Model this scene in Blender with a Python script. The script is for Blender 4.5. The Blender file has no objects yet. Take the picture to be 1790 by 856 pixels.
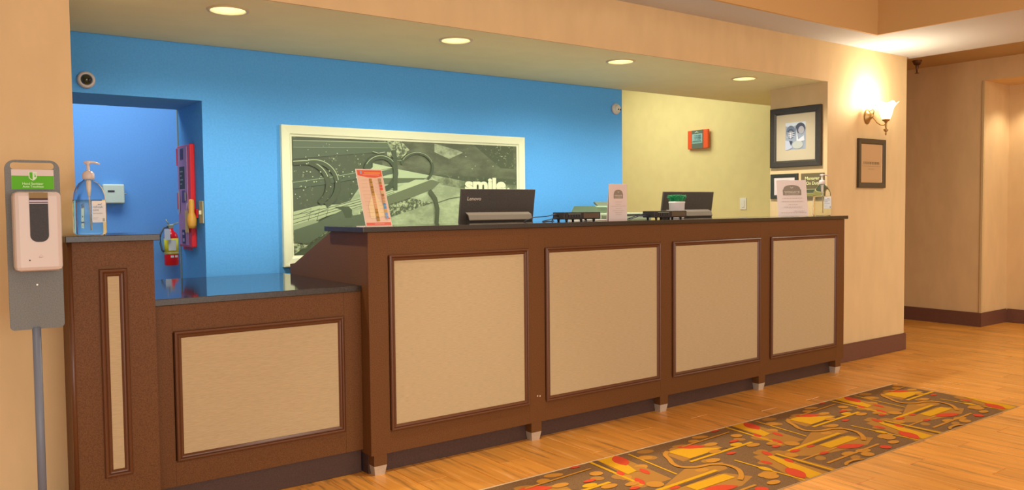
import bpy, bmesh, math, random
from mathutils import Vector, Matrix
random.seed(7)
PI = math.pi
SC = bpy.context.scene
COL = SC.collection

# ------------------------------------------------------------------ camera
YAW, PIT, ROL, FPX = math.radians(36.5083), math.radians(-2.6027), math.radians(-0.5580), 1435.34
CAM = Vector((-1.6739, -3.3524, 1.2211))
fw = Vector((math.sin(YAW)*math.cos(PIT), math.cos(YAW)*math.cos(PIT), math.sin(PIT)))
rt0 = Vector((math.cos(YAW), -math.sin(YAW), 0)); up0 = rt0.cross(fw)
rt = rt0*math.cos(ROL) + up0*math.sin(ROL); up = -rt0*math.sin(ROL) + up0*math.cos(ROL)
cd = bpy.data.cameras.new('camera'); co = bpy.data.objects.new('camera', cd); COL.objects.link(co)
cd.sensor_width = 36; cd.lens = 36*FPX/1790; cd.clip_start = 0.05; cd.clip_end = 100
m4 = Matrix((rt, up, -fw)).transposed().to_4x4(); m4.translation = CAM
co.matrix_world = m4
SC.camera = co

# ------------------------------------------------------------------ view, world, lights
SC.view_settings.view_transform = 'Standard'; SC.view_settings.look = 'None'
SC.view_settings.gamma = 1; SC.view_settings.exposure = 0.0
try: SC.view_settings.use_curve_mapping = False
except Exception: pass
w = bpy.data.worlds.new('world'); SC.world = w; w.use_nodes = True
w.node_tree.nodes['Background'].inputs[0].default_value = (1.0, 0.95, 0.88, 1)
w.node_tree.nodes['Background'].inputs[1].default_value = 0.85

def area(name, loc, sx, sy, power, color, rot=(0, 0, 0)):
    l = bpy.data.lights.new(name, 'AREA'); l.shape = 'RECTANGLE'; l.size = sx; l.size_y = sy
    l.energy = power; l.color = color
    o = bpy.data.objects.new(name, l); COL.objects.link(o); o.location = loc; o.rotation_euler = rot
    return o
def point(name, loc, power, color, rad=0.03):
    l = bpy.data.lights.new(name, 'POINT'); l.energy = power; l.color = color; l.shadow_soft_size = rad
    o = bpy.data.objects.new(name, l); COL.objects.link(o); o.location = loc; return o
def spot(name, loc, power, color, ang=110, rad=0.05, blend=.6):
    l = bpy.data.lights.new(name, 'SPOT'); l.energy = power; l.color = color; l.shadow_soft_size = rad
    l.spot_size = math.radians(ang); l.spot_blend = blend
    o = bpy.data.objects.new(name, l); COL.objects.link(o); o.location = loc; return o

area('tray_light', (1.0, -3.4, 2.93), 5.5, 4.0, 48, (1, .95, .86))
area('lobby_fill', (-1.0, -7.4, 1.25), 7, 2.3, 180, (1, .96, .90), (math.radians(90), 0, 0))  # added area fill behind the camera, no window stands there
area('office_light', (3.5, 2.6, 2.72), 1.6, 1.4, 45, (1, .97, .84))
area('passage_light', (-0.7, 2.45, 2.58), 1.4, .7, 26, (.96, .97, .96))
area('corridor_light', (5.9, -2.0, 2.58), .8, 1.6, 56, (1, .97, .80))
spot('tray_fill_spot', (.45, -.75, 2.98), 170, (1, .93, .80), 56, .08, .9)  # added spot without a fixture, brightens floor and counter front at left
spot('tray_fill_spot', (-1.9, -.9, 2.98), 110, (1, .93, .80), 56, .08, .9)  # second added spot, brightens the lower left wall
spot('niche_light', (7.16, 0.02, 2.36), 20, (1, .92, .74), 120, .04)

# ------------------------------------------------------------------ colour and materials
def lin(h):
    if isinstance(h, str): h = tuple(int(h[i:i+2], 16)/255 for i in (0, 2, 4))
    return tuple(c/12.92 if c <= .04045 else ((c+.055)/1.055)**2.4 for c in h)
MATS = {}
def mat(name, hexc, rough=.6, metal=0, spec=.5, noise=0, nscale=60, bump=0, bscale=200, stretch=(1, 1, 1),
        hex2=None, trans=0, ior=1.45, emit=None, estr=0, coat=0, alpha=1):
    if name in MATS: return MATS[name]
    m = bpy.data.materials.new(name); m.use_nodes = True; MATS[name] = m
    nt = m.node_tree; b = nt.nodes['Principled BSDF']
    c = lin(hexc)
    b.inputs['Base Color'].default_value = (*c, 1); b.inputs['Roughness'].default_value = rough
    b.inputs['Metallic'].default_value = metal; b.inputs['Specular IOR Level'].default_value = spec
    b.inputs['IOR'].default_value = ior
    b.inputs['Transmission Weight'].default_value = trans; b.inputs['Coat Weight'].default_value = coat
    b.inputs['Alpha'].default_value = alpha
    if emit: b.inputs['Emission Color'].default_value = (*lin(emit), 1); b.inputs['Emission Strength'].default_value = estr
    if noise or bump:
        g = nt.nodes.new('ShaderNodeNewGeometry'); mp = nt.nodes.new('ShaderNodeMapping')
        nt.links.new(g.outputs['Position'], mp.inputs['Vector']); mp.inputs['Scale'].default_value = stretch
    if noise:
        n = nt.nodes.new('ShaderNodeTexNoise'); n.inputs['Scale'].default_value = nscale; n.inputs['Detail'].default_value = 3
        nt.links.new(mp.outputs[0], n.inputs['Vector'])
        r = nt.nodes.new('ShaderNodeValToRGB')
        c2 = lin(hex2) if hex2 else tuple(x*(1-noise) for x in c)
        c1 = c if hex2 else tuple(min(1, x*(1+noise)) for x in c)
        r.color_ramp.elements[0].position = .35; r.color_ramp.elements[1].position = .65
        r.color_ramp.elements[0].color = (*c2, 1); r.color_ramp.elements[1].color = (*c1, 1)
        nt.links.new(n.outputs['Fac'], r.inputs[0]); nt.links.new(r.outputs[0], b.inputs['Base Color'])
    if bump:
        n2 = nt.nodes.new('ShaderNodeTexNoise'); n2.inputs['Scale'].default_value = bscale
        nt.links.new(mp.outputs[0], n2.inputs['Vector'])
        bp = nt.nodes.new('ShaderNodeBump'); bp.inputs['Strength'].default_value = bump; bp.inputs['Distance'].default_value = .002
        nt.links.new(n2.outputs['Fac'], bp.inputs['Height']); nt.links.new(bp.outputs[0], b.inputs['Normal'])
    return m

M_TAN = mat('tan_vinyl', 'D7BB8C', .75, spec=.3, noise=.035, nscale=9, bump=.15, bscale=260, stretch=(1, 1, .35))
M_BLUE = mat('blue_vinyl', '58A8EE', .7, spec=.3, noise=.05, nscale=90, bump=.15, bscale=260)
M_BLUE2 = mat('blue_vinyl_passage', '68A2DC', .7, spec=.3, noise=.03, nscale=90)
M_YEL = mat('cream_vinyl', 'DDD08E', .7, spec=.3, noise=.02, nscale=9)
M_SOF = mat('soffit_paint', 'E4DFB4', .8, spec=.2, noise=.02, nscale=5)
M_CEIL = mat('ceiling_paint', 'C4C6C8', .85, spec=.2)
M_CORR = mat('corridor_vinyl', 'D6B686', .75, spec=.3, noise=.035, nscale=9, stretch=(1, 1, .35))
M_BASE = mat('dark_baseboard', '6C4638', .5, noise=.22, nscale=260)
M_WOOD = mat('walnut_laminate', '744C28', .5, spec=.25, noise=.16, nscale=240, hex2='5E3B1D')
M_MOLD = mat('walnut_moulding', '633C22', .3, noise=.08, nscale=200)
M_KICK = mat('dark_kickboard', '4C352C', .5, noise=.2, nscale=240)
M_GRAN = mat('black_granite', '2B2820', .06, spec=1.0, noise=.35, nscale=300, ior=1.9)
M_GRANE = mat('granite_edge', '3A3024', .25, noise=.25, nscale=220)
M_STEEL = mat('brushed_steel', 'CFC7B6', .35, metal=.45, noise=.05, nscale=150)
M_BLACK = mat('black_plastic', '2C2624', .45, noise=.25, nscale=200)
M_BLACK2 = mat('dark_grey_plastic', '453E38', .5, noise=.2, nscale=200)
M_WHITE = mat('white_plastic', 'CFC2BA', .35)
M_PAPER = mat('white_paper', 'D8C8C2', .6)
M_GREY = mat('grey_stand_paint', '6E716E', .5, noise=.14, nscale=260)
M_CHAR = mat('charcoal', '35302E', .35)
M_CREAM = mat('cream_frame', 'E0E8C6', .5)
M_RED = mat('red_paint', 'D8222A', .35)
M_GLASS = mat('clear_plastic', 'FFFFFF', .03, trans=1, ior=1.12)
M_GEL = mat('sanitizer_gel', 'F3F0DC', .05, trans=1, ior=1.2)
def flat(h, rough=.6): return mat('print_'+h, h, rough)

def grass():
    m = bpy.data.materials.new('woven_panel'); m.use_nodes = True; nt = m.node_tree; b = nt.nodes['Principled BSDF']
    g = nt.nodes.new('ShaderNodeNewGeometry'); mp = nt.nodes.new('ShaderNodeMapping'); mp.inputs['Scale'].default_value = (34, 34, 520)
    n = nt.nodes.new('ShaderNodeTexNoise'); n.inputs['Scale'].default_value = 1; n.inputs['Detail'].default_value = 2
    r = nt.nodes.new('ShaderNodeValToRGB'); r.color_ramp.elements[0].position = .3; r.color_ramp.elements[1].position = .7
    r.color_ramp.elements[0].color = (*lin('B49F78'), 1); r.color_ramp.elements[1].color = (*lin('C2AD84'), 1)
    bp = nt.nodes.new('ShaderNodeBump'); bp.inputs['Strength'].default_value = .35; bp.inputs['Distance'].default_value = .0015
    L = nt.links
    L.new(g.outputs['Position'], mp.inputs['Vector']); L.new(mp.outputs[0], n.inputs['Vector'])
    L.new(n.outputs['Fac'], r.inputs[0]); L.new(r.outputs[0], b.inputs['Base Color'])
    L.new(n.outputs['Fac'], bp.inputs['Height']); L.new(bp.outputs[0], b.inputs['Normal'])
    b.inputs['Roughness'].default_value = .7
    return m
M_PANEL = grass()

def plankmat(brick):
    m = bpy.data.materials.new('wood_tile_field' if brick else 'wood_tile'); m.use_nodes = True; nt = m.node_tree; b = nt.nodes['Principled BSDF']
    L = nt.links; N = nt.nodes.new
    g = N('ShaderNodeNewGeometry'); oi = N('ShaderNodeObjectInfo')
    mp = N('ShaderNodeMapping'); mp.inputs['Scale'].default_value = (34, 1.9, 1)
    ad = N('ShaderNodeVectorMath'); ad.operation = 'ADD'
    sc = N('ShaderNodeVectorMath'); sc.operation = 'SCALE'; sc.inputs[0].default_value = (37, 91, 0)
    L.new(oi.outputs['Random'], sc.inputs['Scale'])
    L.new(g.outputs['Position'], mp.inputs['Vector']); L.new(mp.outputs[0], ad.inputs[0]); L.new(sc.outputs[0], ad.inputs[1])
    n = N('ShaderNodeTexNoise'); n.inputs['Scale'].default_value = 1; n.inputs['Detail'].default_value = 6; n.inputs['Roughness'].default_value = .65
    n.inputs['Distortion'].default_value = .6
    L.new(ad.outputs[0], n.inputs['Vector'])
    r = N('ShaderNodeValToRGB'); cr = r.color_ramp
    cr.elements[0].position = .32; cr.elements[0].color = (*lin('9A7038'), 1)
    cr.elements[1].position = .66; cr.elements[1].color = (*lin('E8AC64'), 1)
    e = cr.elements.new(.45); e.color = (*lin('D6923E'), 1)
    e = cr.elements.new(.58); e.color = (*lin('E09A3E'), 1)
    L.new(n.outputs['Fac'], r.inputs[0])
    hs = N('ShaderNodeHueSaturation')
    mr = N('ShaderNodeMapRange'); mr.inputs['To Min'].default_value = .88; mr.inputs['To Max'].default_value = 1.1
    L.new(oi.outputs['Random'], mr.inputs[0]); L.new(mr.outputs[0], hs.inputs['Value']); L.new(r.outputs[0], hs.inputs['Color'])
    out = hs.outputs[0]
    if brick:
        bk = N('ShaderNodeTexBrick'); bk.inputs['Scale'].default_value = 1; bk.inputs['Mortar Size'].default_value = .002
        bk.inputs['Brick Width'].default_value = .9; bk.inputs['Row Height'].default_value = .15
        bk.inputs['Color1'].default_value = (1, 1, 1, 1); bk.inputs['Color2'].default_value = (.85, .85, .85, 1); bk.inputs['Mortar'].default_value = (.55, .5, .45, 1)
        m2 = N('ShaderNodeMapping'); m2.inputs['Rotation'].default_value = (0, 0, PI/2)
        L.new(g.outputs['Position'], m2.inputs['Vector']); L.new(m2.outputs[0], bk.inputs['Vector'])
        mx = N('ShaderNodeMix'); mx.data_type = 'RGBA'; mx.blend_type = 'MULTIPLY'; mx.inputs['Factor'].default_value = 1
        L.new(out, mx.inputs['A']); L.new(bk.outputs[0], mx.inputs['B']); out = mx.outputs['Result']
    L.new(out, b.inputs['Base Color'])
    b.inputs['Roughness'].default_value = .33; b.inputs['Specular IOR Level'].default_value = .5
    bp = N('ShaderNodeBump'); bp.inputs['Strength'].default_value = .15; bp.inputs['Distance'].default_value = .002
    L.new(n.outputs['Fac'], bp.inputs['Height']); L.new(bp.outputs[0], b.inputs['Normal'])
    return m
M_PLANK = plankmat(False); M_FIELD = plankmat(True)

# ------------------------------------------------------------------ mesh helpers
def newbm(): return bmesh.new()
def box(bm, x0, x1, y0, y1, z0, z1, mi=0, bev=0):
    vs = [bm.verts.new(p) for p in ((x0, y0, z0), (x1, y0, z0), (x1, y1, z0), (x0, y1, z0), (x0, y0, z1), (x1, y0, z1), (x1, y1, z1), (x0, y1, z1))]
    fs = [bm.faces.new([vs[i] for i in q]) for q in ((0, 3, 2, 1), (4, 5, 6, 7), (0, 1, 5, 4), (1, 2, 6, 5), (2, 3, 7, 6), (3, 0, 4, 7))]
    for f in fs: f.material_index = mi
    if bev:
        es = list({e for f in fs for e in f.edges})
        bmesh.ops.bevel(bm, geom=es, offset=bev, segments=2, affect='EDGES', profile=.5)
    return vs
def prism(bm, pts, axis, a, b, mi=0):
    """polygon pts (2D) extruded along axis from a to b"""
    def P(p, t):
        if axis == 'x': return (t, p[0], p[1])
        if axis == 'y': return (p[0], t, p[1])
        return (p[0], p[1], t)
    A = [bm.verts.new(P(p, a)) for p in pts]; B = [bm.verts.new(P(p, b)) for p in pts]; n = len(pts)
    fs = [bm.faces.new(A), bm.faces.new(B[::-1])]
    for i in range(n): fs.append(bm.faces.new((A[i], B[i], B[(i+1) % n], A[(i+1) % n])))
    for f in fs: f.material_index = mi
    bmesh.ops.recalc_face_normals(bm, faces=fs)
def lathe(bm, prof, cx=0, cy=0, seg=28, mi=0, axis='z', cz=0, sx=1, sy=1):
    rings = []
    for r, h in prof:
        ring = []
        for k in range(seg):
            t = 2*PI*k/seg; u = r*math.cos(t)*sx; v = r*math.sin(t)*sy
            p = (cx+u, cy+v, h) if axis == 'z' else ((cx+u, h, cz+v) if axis == 'y' else (h, cy+u, cz+v))
            ring.append(bm.verts.new(p))
        rings.append(ring)
    fs = []
    for a, b in zip(rings, rings[1:]):
        for k in range(seg): fs.append(bm.faces.new((a[k], a[(k+1) % seg], b[(k+1) % seg], b[k])))
    if prof[0][0] > 1e-5: fs.append(bm.faces.new(rings[0][::-1]))
    if prof[-1][0] > 1e-5: fs.append(bm.faces.new(rings[-1]))
    for f in fs: f.material_index = mi; f.smooth = True
    bmesh.ops.remove_doubles(bm, verts=[v for r_ in rings for v in r_], dist=1e-6)
    return fs
def tube(bm, pts, r, seg=8, mi=0, closed=False):
    pts = [Vector(p) for p in pts]; n = len(pts); rings = []
    rad = r if isinstance(r, (list, tuple)) else [r]*n
    for i, p in enumerate(pts):
        a = pts[(i-1) % n] if (closed or i > 0) else p; b = pts[(i+1) % n] if (closed or i < n-1) else p
        d = (b-a).normalized(); u = d.cross(Vector((0, 0, 1)))
        if u.length < .05: u = d.cross(Vector((1, 0, 0)))
        u.normalize(); v = d.cross(u)
        rings.append([bm.verts.new(p+(u*math.cos(2*PI*k/seg)+v*math.sin(2*PI*k/seg))*rad[i]) for k in range(seg)])
    pr = list(zip(rings, rings[1:])) + ([(rings[-1], rings[0])] if closed else [])
    for a, b in pr:
        for k in range(seg):
            f = bm.faces.new((a[k], a[(k+1) % seg], b[(k+1) % seg], b[k])); f.smooth = True; f.material_index = mi
    if not closed:
        bm.faces.new(rings[0][::-1]).material_index = mi; bm.faces.new(rings[-1]).material_index = mi
def ringframe(bm, x0, x1, z0, z1, prof, y, mi=0):
    """mitred picture frame in the XZ plane facing -Y; prof = (inset, height towards -Y)"""
    loops = []
    for d, h in prof:
        loops.append([bm.verts.new(p) for p in ((x0+d, y-h, z0+d), (x1-d, y-h, z0+d), (x1-d, y-h, z1-d), (x0+d, y-h, z1-d))])
    for a, b in zip(loops, loops[1:]):
        for k in range(4):
            bm.faces.new((a[k], a[(k+1) % 4], b[(k+1) % 4], b[k])).material_index = mi
def obj(name, bm, mats, parent=None, loc=None, fix=True):
    if fix: bmesh.ops.recalc_face_normals(bm, faces=bm.faces[:])
    me = bpy.data.meshes.new(name); bm.to_mesh(me); bm.free()
    for m in (mats if isinstance(mats, (list, tuple)) else [mats]): me.materials.append(m)
    o = bpy.data.objects.new(name, me); COL.objects.link(o)
    if parent: o.parent = parent
    if loc: o.location = loc
    return o
def tag(o, label=None, cat=None, group=None, kind=None):
    if label: o['label'] = label
    if cat: o['category'] = cat
    if group: o['group'] = group
    if kind: o['kind'] = kind
    return o
def thing(name, label, cat, loc=(0, 0, 0), rotz=0, group=None, rot=None):
    o = bpy.data.objects.new(name, None); COL.objects.link(o); o.empty_display_size = .05
    o.location = loc; o.rotation_euler = rot if rot else (0, 0, rotz)
    return tag(o, label, cat, group)
def bxo(name, mats, parent, *a, bev=0):
    bm = newbm(); box(bm, *a, bev=bev); return obj(name, bm, mats, parent)
def struct(name, bm, m, label, cat):
    return tag(obj(name, bm, m), label, cat, kind='structure')
def text(bm, s, x, y, z, size, mi=0, bold=0, depth=.0004, width=None, italic=0):
    """lettering standing in the XZ plane, facing -Y, baseline-left at (x,z)"""
    c = bpy.data.curves.new('t', 'FONT'); c.body = s; c.size = size; c.offset = bold; c.shear = italic; c.resolution_u = 3
    o = bpy.data.objects.new('t', c); COL.objects.link(o); bpy.context.view_layer.update()
    me = bpy.data.meshes.new_from_object(o.evaluated_get(bpy.context.evaluated_depsgraph_get()))
    xs = [v.co.x for v in me.vertices] or [0, 1]
    k = (width/(max(xs)-min(xs))) if width else 1; mn = min(xs) if width else 0
    base = len(bm.verts); vm = [bm.verts.new((x+(v.co.x-mn)*k, y, z+v.co.y)) for v in me.vertices]
    for p in me.polygons:
        try: f = bm.faces.new([vm[i] for i in p.vertices]); f.material_index = mi
        except ValueError: pass
    COL.objects.unlink(o); bpy.data.objects.remove(o); bpy.data.curves.remove(c); bpy.data.meshes.remove(me)

def tone(h):
    c = [int(h[i:i+2], 16)/255 for i in (0, 2, 4)]
    c = [c[0]*.80, c[1]*.824, c[2]*.784]
    k = 1.2 if sum(c)/3 > .46 else .93
    return tuple(min(1, x*k) for x in c)
class Print:
    """flat printed shapes in the XZ plane facing -Y, layered a fraction of a millimetre apart"""
    def __init__(s, y=0, step=.00025): s.bm = newbm(); s.mats = []; s.y = y; s.step = step; s.n = 0
    toned = False
    def mi(s, c):
        m = c if not isinstance(c, str) else (mat('bench_print_'+c, tone(c), .4) if s.toned else flat(c))
        if m not in s.mats: s.mats.append(m)
        return s.mats.index(m)
    def nxt(s): s.n += 1; return s.y - s.step*s.n
    def poly(s, pts, c):
        y = s.nxt(); vs = [s.bm.verts.new((p[0], y, p[1])) for p in pts]
        f = s.bm.faces.new(vs); f.material_index = s.mi(c)
        if f.normal.y > 0: f.normal_flip()
    def rect(s, x0, z0, x1, z1, c): s.poly([(x0, z0), (x1, z0), (x1, z1), (x0, z1)], c)
    def ell(s, x, z, rx, rz, c, n=20, a0=0, a1=2*PI):
        s.poly([(x+rx*math.cos(a0+(a1-a0)*k/n), z+rz*math.sin(a0+(a1-a0)*k/n)) for k in range(n + (0 if a1-a0 > 6.28 else 1))], c)
    def stroke(s, pts, w, c):
        y = s.nxt(); mi = s.mi(c); n = len(pts); L = []; R = []
        for i in range(n):
            a = Vector(pts[max(i-1, 0)]); b = Vector(pts[min(i+1, n-1)]); d = (b-a)
            if d.length < 1e-9: d = Vector((1, 0))
            d.normalize(); q = Vector((-d.y, d.x)); ww = (w[i] if isinstance(w, (list, tuple)) else w)/2
            p = Vector(pts[i]); l = p+q*ww; r_ = p-q*ww
            L.append(s.bm.verts.new((l.x, y, l.y))); R.append(s.bm.verts.new((r_.x, y, r_.y)))
        for i in range(n-1): s.bm.faces.new((L[i], L[i+1], R[i+1], R[i])).material_index = mi
    def text(s, t, x, z, size, c, **k): text(s.bm, t, x, s.nxt(), z, size, s.mi(c), **k)
    def obj(s, name, parent): return obj(name, s.bm, s.mats, parent, fix=False)

# ================================================================== SETTING
XL, XR, YW, YB, ZS, ZC = -1.136, 3.913, .208, 1.3675, 2.140, 2.4346
XE = 5.049
bm = newbm()
box(bm, -6, XL, YW, .712, 0, 2.75); box(bm, XL, XR, YW, YW+.012, ZS, 2.75); box(bm, XR, XE, YW, .712, 0, 2.75)
box(bm, XL, XR, YW+.012, .30, 2.3, 2.75)
wall_front = struct('wall_front', bm, M_TAN, 'tan wall around the front desk opening, with the header above it', 'wall')

def plate_with_holes(bm, x0, x1, y0, y1, z, holes, seg=28):
    es = []
    def loop(pts):
        vs = [bm.verts.new(p) for p in pts]
        for i in range(len(vs)): es.append(bm.edges.new((vs[i], vs[(i+1) % len(vs)])))
    loop([(x0, y0, z), (x1, y0, z), (x1, y1, z), (x0, y1, z)])
    for hx, hy, hr in holes: loop([(hx+hr*math.cos(2*PI*k/seg), hy+hr*math.sin(2*PI*k/seg), z) for k in range(seg)])
    bmesh.ops.triangle_fill(bm, edges=es, use_beauty=True)
DL = [(-.443, .485), (.789, .473), (2.012, .45), (3.257, .461)]
bm = newbm(); plate_with_holes(bm, -3, 5.03, YW+.012, YB, ZS, [(x, y, .078) for x, y in DL])
for a in ((-3, 5.03, YB-.004, YB, ZS, 2.75), (-3, 5.03, YW+.012, YB, 2.72, 2.75)): box(bm, *a)
struct('ceiling_soffit', bm, M_SOF, 'low olive-beige soffit ceiling over the desk with four round downlights', 'ceiling')

bm = newbm()
OX0, OX1, OZ = -1.9, -.318, 1.832
box(bm, OX1, 2.912, YB, 1.87, 0, 2.75); box(bm, OX0, OX1, YB, 1.87, OZ, 2.75); box(bm, -6, OX0, YB, 1.87, 0, 2.75)
struct('wall_back', bm, M_BLUE, 'bright blue accent wall behind the front desk, cut by a passage', 'wall')
bm = newbm(); box(bm, OX1-.004, OX1+.02, 1.871, 1.885, 0, 1.9)
struct('trim_1', bm, mat('pale_trim', '9DA886', .5), 'thin pale edge strip at the back of the blue passage jamb', 'trim')
bm = newbm(); box(bm, -6, 2.0, 3.2, 3.5, 0, 2.75)
struct('wall_passage', bm, M_BLUE2, 'periwinkle blue wall at the far end of the passage', 'wall')
bm = newbm(); box(bm, 4.82, 5.03, .713, 5.5, 0, 2.75)
struct('wall_office', bm, M_YEL, 'pale yellow wall beyond the right end of the blue wall', 'wall')
bm = newbm(); box(bm, 2.0, 4.82, 5.3, 5.5, 0, 2.75)
struct('wall_office_back', bm, M_YEL, 'pale yellow end wall of the office behind the desk', 'wall')
bm = newbm(); box(bm, -6, 4.82, YB+.5, 5.5, 2.75, 2.8)
struct('ceiling_office', bm, M_CEIL, 'pale ceiling of the rooms behind the blue wall', 'ceiling')
bm = newbm(); box(bm, 4.815, 4.82, 0, .001, 0, .001)
bm.free()

# corridor on the right
bm = newbm()
box(bm, 6.84, 7.9, .385, 5.5, 0, 2.75); box(bm, 7.405, 7.9, -6, .385, 0, 2.75); box(bm, 6.84, 7.405, -2.6, .385, 2.413, 2.75)
box(bm, 6.84, 7.405, -6, -2.6, 0, 2.75)
struct('wall_right', bm, M_CORR, 'shaded tan corridor wall with a lit recess on the far right', 'wall')
bm = newbm(); box(bm, 6.832, 6.862, .377, .397, .13, 2.413)
struct('trim_2', bm, mat('corner_guard', 'C9AE7E', .4), 'pale vertical corner guard where the corridor wall turns into the recess', 'trim')
bm = newbm(); box(bm, 5.03, 7.9, 5.3, 5.5, 0, 2.75)
struct('wall_corridor_back', bm, M_CORR, 'tan wall closing the corridor behind the front wall', 'wall')
bm = newbm(); box(bm, 5.03, 5.049, .712, 5.3, 0, 2.75)
struct('wall_corridor_left', bm, M_CORR, 'tan corridor side of the office wall', 'wall')
bm = newbm(); box(bm, 5.15, 7.9, -6, 5.5, 2.62, 2.68)
struct('ceiling_corridor', bm, mat('corridor_ceiling', 'B99B6C', .85), 'dim tan ceiling of the corridor, a step above the pale band', 'ceiling')

# pale ceiling band around the raised tray
YT, XT = -.13, 4.0
bm = newbm()
box(bm, -6, 5.15, YT+.02, YW, ZC, 2.62); box(bm, XT+.02, 5.15, -6.5, YT+.02, ZC, 2.62); box(bm, XE, 5.15, YW, .712, ZC, 2.62)
struct('ceiling', bm, M_CEIL, 'pale ceiling band between the front wall and the raised tray', 'ceiling')
bm = newbm()
box(bm, -6, XT, YT, YT+.0195, ZC+.0005, 3.05); box(bm, XT, XT+.0195, -6.5, YT+.0195, ZC+.0005, 3.05)
box(bm, -6, 5.15, -6.5, YW, 3.05, 3.1)
struct('ceiling_tray', bm, mat('tray_tan', 'CDA86E', .8), 'tan upright faces of the raised ceiling tray above the lobby', 'ceiling')

# baseboards
def baseboard(name, segs, label):
    bm = newbm()
    for a in segs:
        box(bm, *a, 0, .128)
        x0, x1, y0, y1 = a; d = .003
        box(bm, x0+d, x1-d, y0+d, y1-d, .128, .138)
    struct(name, bm, M_BASE, label, 'baseboard')
baseboard('baseboard_front', [(3.845, 5.062, YW-.014, YW)], 'dark brown baseboard under the sconce wall, right of the tall counter')
baseboard('baseboard_left', [(-6, -1.21, YW-.014, YW)], 'dark brown baseboard behind the sanitizer stand')
baseboard('baseboard_right', [(6.826, 6.84, .371, 5.3), (6.8402, 7.3908, .371, .385), (7.391, 7.405, -2.6, .371)], 'dark brown baseboard of the corridor wall and recess')

# floor
bm = newbm(); box(bm, -6, 8, -7.5, 5.5, -.2, -.0025)
floor = struct('floor', bm, M_FIELD, 'orange-brown wood-look tile floor', 'floor')
pm = {}
def plankmesh(ln, w=.15):
    k = round(ln, 3)
    if k not in pm:
        bm = newbm(); e = .002; t = .0014
        A = [bm.verts.new(p) for p in ((e, e, -.004), (w-e, e, -.004), (w-e, ln-e, -.004), (e, ln-e, -.004))]
        B = [bm.verts.new(p) for p in ((e, e, -t), (w-e, e, -t), (w-e, ln-e, -t), (e, ln-e, -t))]
        C = [bm.verts.new(p) for p in ((e+t, e+t, 0), (w-e-t, e+t, 0), (w-e-t, ln-e-t, 0), (e+t, ln-e-t, 0))]
        for P, Q in ((A, B), (B, C)):
            for i in range(4): bm.faces.new((P[i], P[(i+1) % 4], Q[(i+1) % 4], Q[i]))
        bm.faces.new(C)
        me = bpy.data.meshes.new('plank'); bm.to_mesh(me); bm.free(); me.materials.append(M_PLANK); pm[k] = me
    return pm[k]
RX0, RX1, RY0, RY1 = -.6, 3.66, -1.235, -.455
def keep(x, y0, y1):
    if x < 4.95 and y0 > .02: return False
    if x < -.4 + (y0+.2)*0 : return False
    if x > RX0 and x+.15 < RX1 and y0 > RY0 and y1 < RY1: return False
    # inside the view, seen from the camera's position on plan
    for yy in (y0, y1, (y0+y1)/2):
        d = Vector((x+.075, yy, 0))-CAM; zc = d.dot(fw)
        if zc > .3:
            u = 895+FPX*d.dot(rt)/zc; v = 428-FPX*d.dot(up)/zc
            if -60 < u < 1850 and v < 900: return True
    return False
np_ = 0
for i in range(-4, 50):
    x = -.02 + i*.15
    off = (i*.3+random.choice((0, .0, .15))) % .9
    y = -2.6 - off
    while y < 3.0:
        y0, y1 = y, y+.9; y += .9
        top = .06 if x < 4.95 else 3.2
        if x > 6.75: top = .385 if x < 7.3 else -.2
        if y0 >= top: continue
        y1c = min(y1, top)
        if y1c-y0 < .05 or x > 7.3: continue
        # split planks around the carpet inlay
        parts = [(y0, y1c)]
        if x+.15 > RX0 and x < RX1-.05:
            parts = []
            if y1c > RY1+.02: parts.append((max(y0, RY1), y1c))
            if y0 < RY0-.02: parts.append((y0, min(y1c, RY0)))
        for a, b_ in parts:
            if b_-a < .04 or not keep(x, a, b_): continue
            o = bpy.data.objects.new('plank', plankmesh(b_-a)); COL.objects.link(o); o.parent = floor; o.location = (x, a, 0); np_ += 1
print('planks', np_)

# ================================================================== CARPET
def clip(poly, x0, x1, y0, y1):
    def cut(P, ins, inter):
        out = []
        for i in range(len(P)):
            a, b = P[i-1], P[i]
            if ins(b):
                if not ins(a): out.append(inter(a, b))
                out.append(b)
            elif ins(a): out.append(inter(a, b))
        return out
    def ix(v): return lambda a, b: (v, a[1]+(b[1]-a[1])*(v-a[0])/(b[0]-a[0]))
    def iy(v): return lambda a, b: (a[0]+(b[0]-a[0])*(v-a[1])/(b[1]-a[1]), v)
    for ins, it in ((lambda p: p[0] >= x0, ix(x0)), (lambda p: p[0] <= x1, ix(x1)), (lambda p: p[1] >= y0, iy(y0)), (lambda p: p[1] <= y1, iy(y1))):
        if len(poly) < 3: return []
        poly = cut(poly, ins, it)
    return poly
GOLD, OCH, OCH2, REDC, DARK = 'CE981E', 'BA8030', 'A57434', 'C4482A', '6A5034'
def cmat(h): return mat('carpet_'+h, h, .95, spec=.1, noise=.10, nscale=420, bump=.4, bscale=700)
car = thing('carpet_inlay', 'dark brown patterned carpet strip with gold and red motifs set into the wood floor', 'carpet', (0, 0, 0))
bxo('backing', mat('carpet_base', '785A3A', .95, spec=.1, noise=.28, nscale=300, bump=.4, bscale=700), car, RX0, RX1, RY0, RY1, -.0025, .002)
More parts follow.
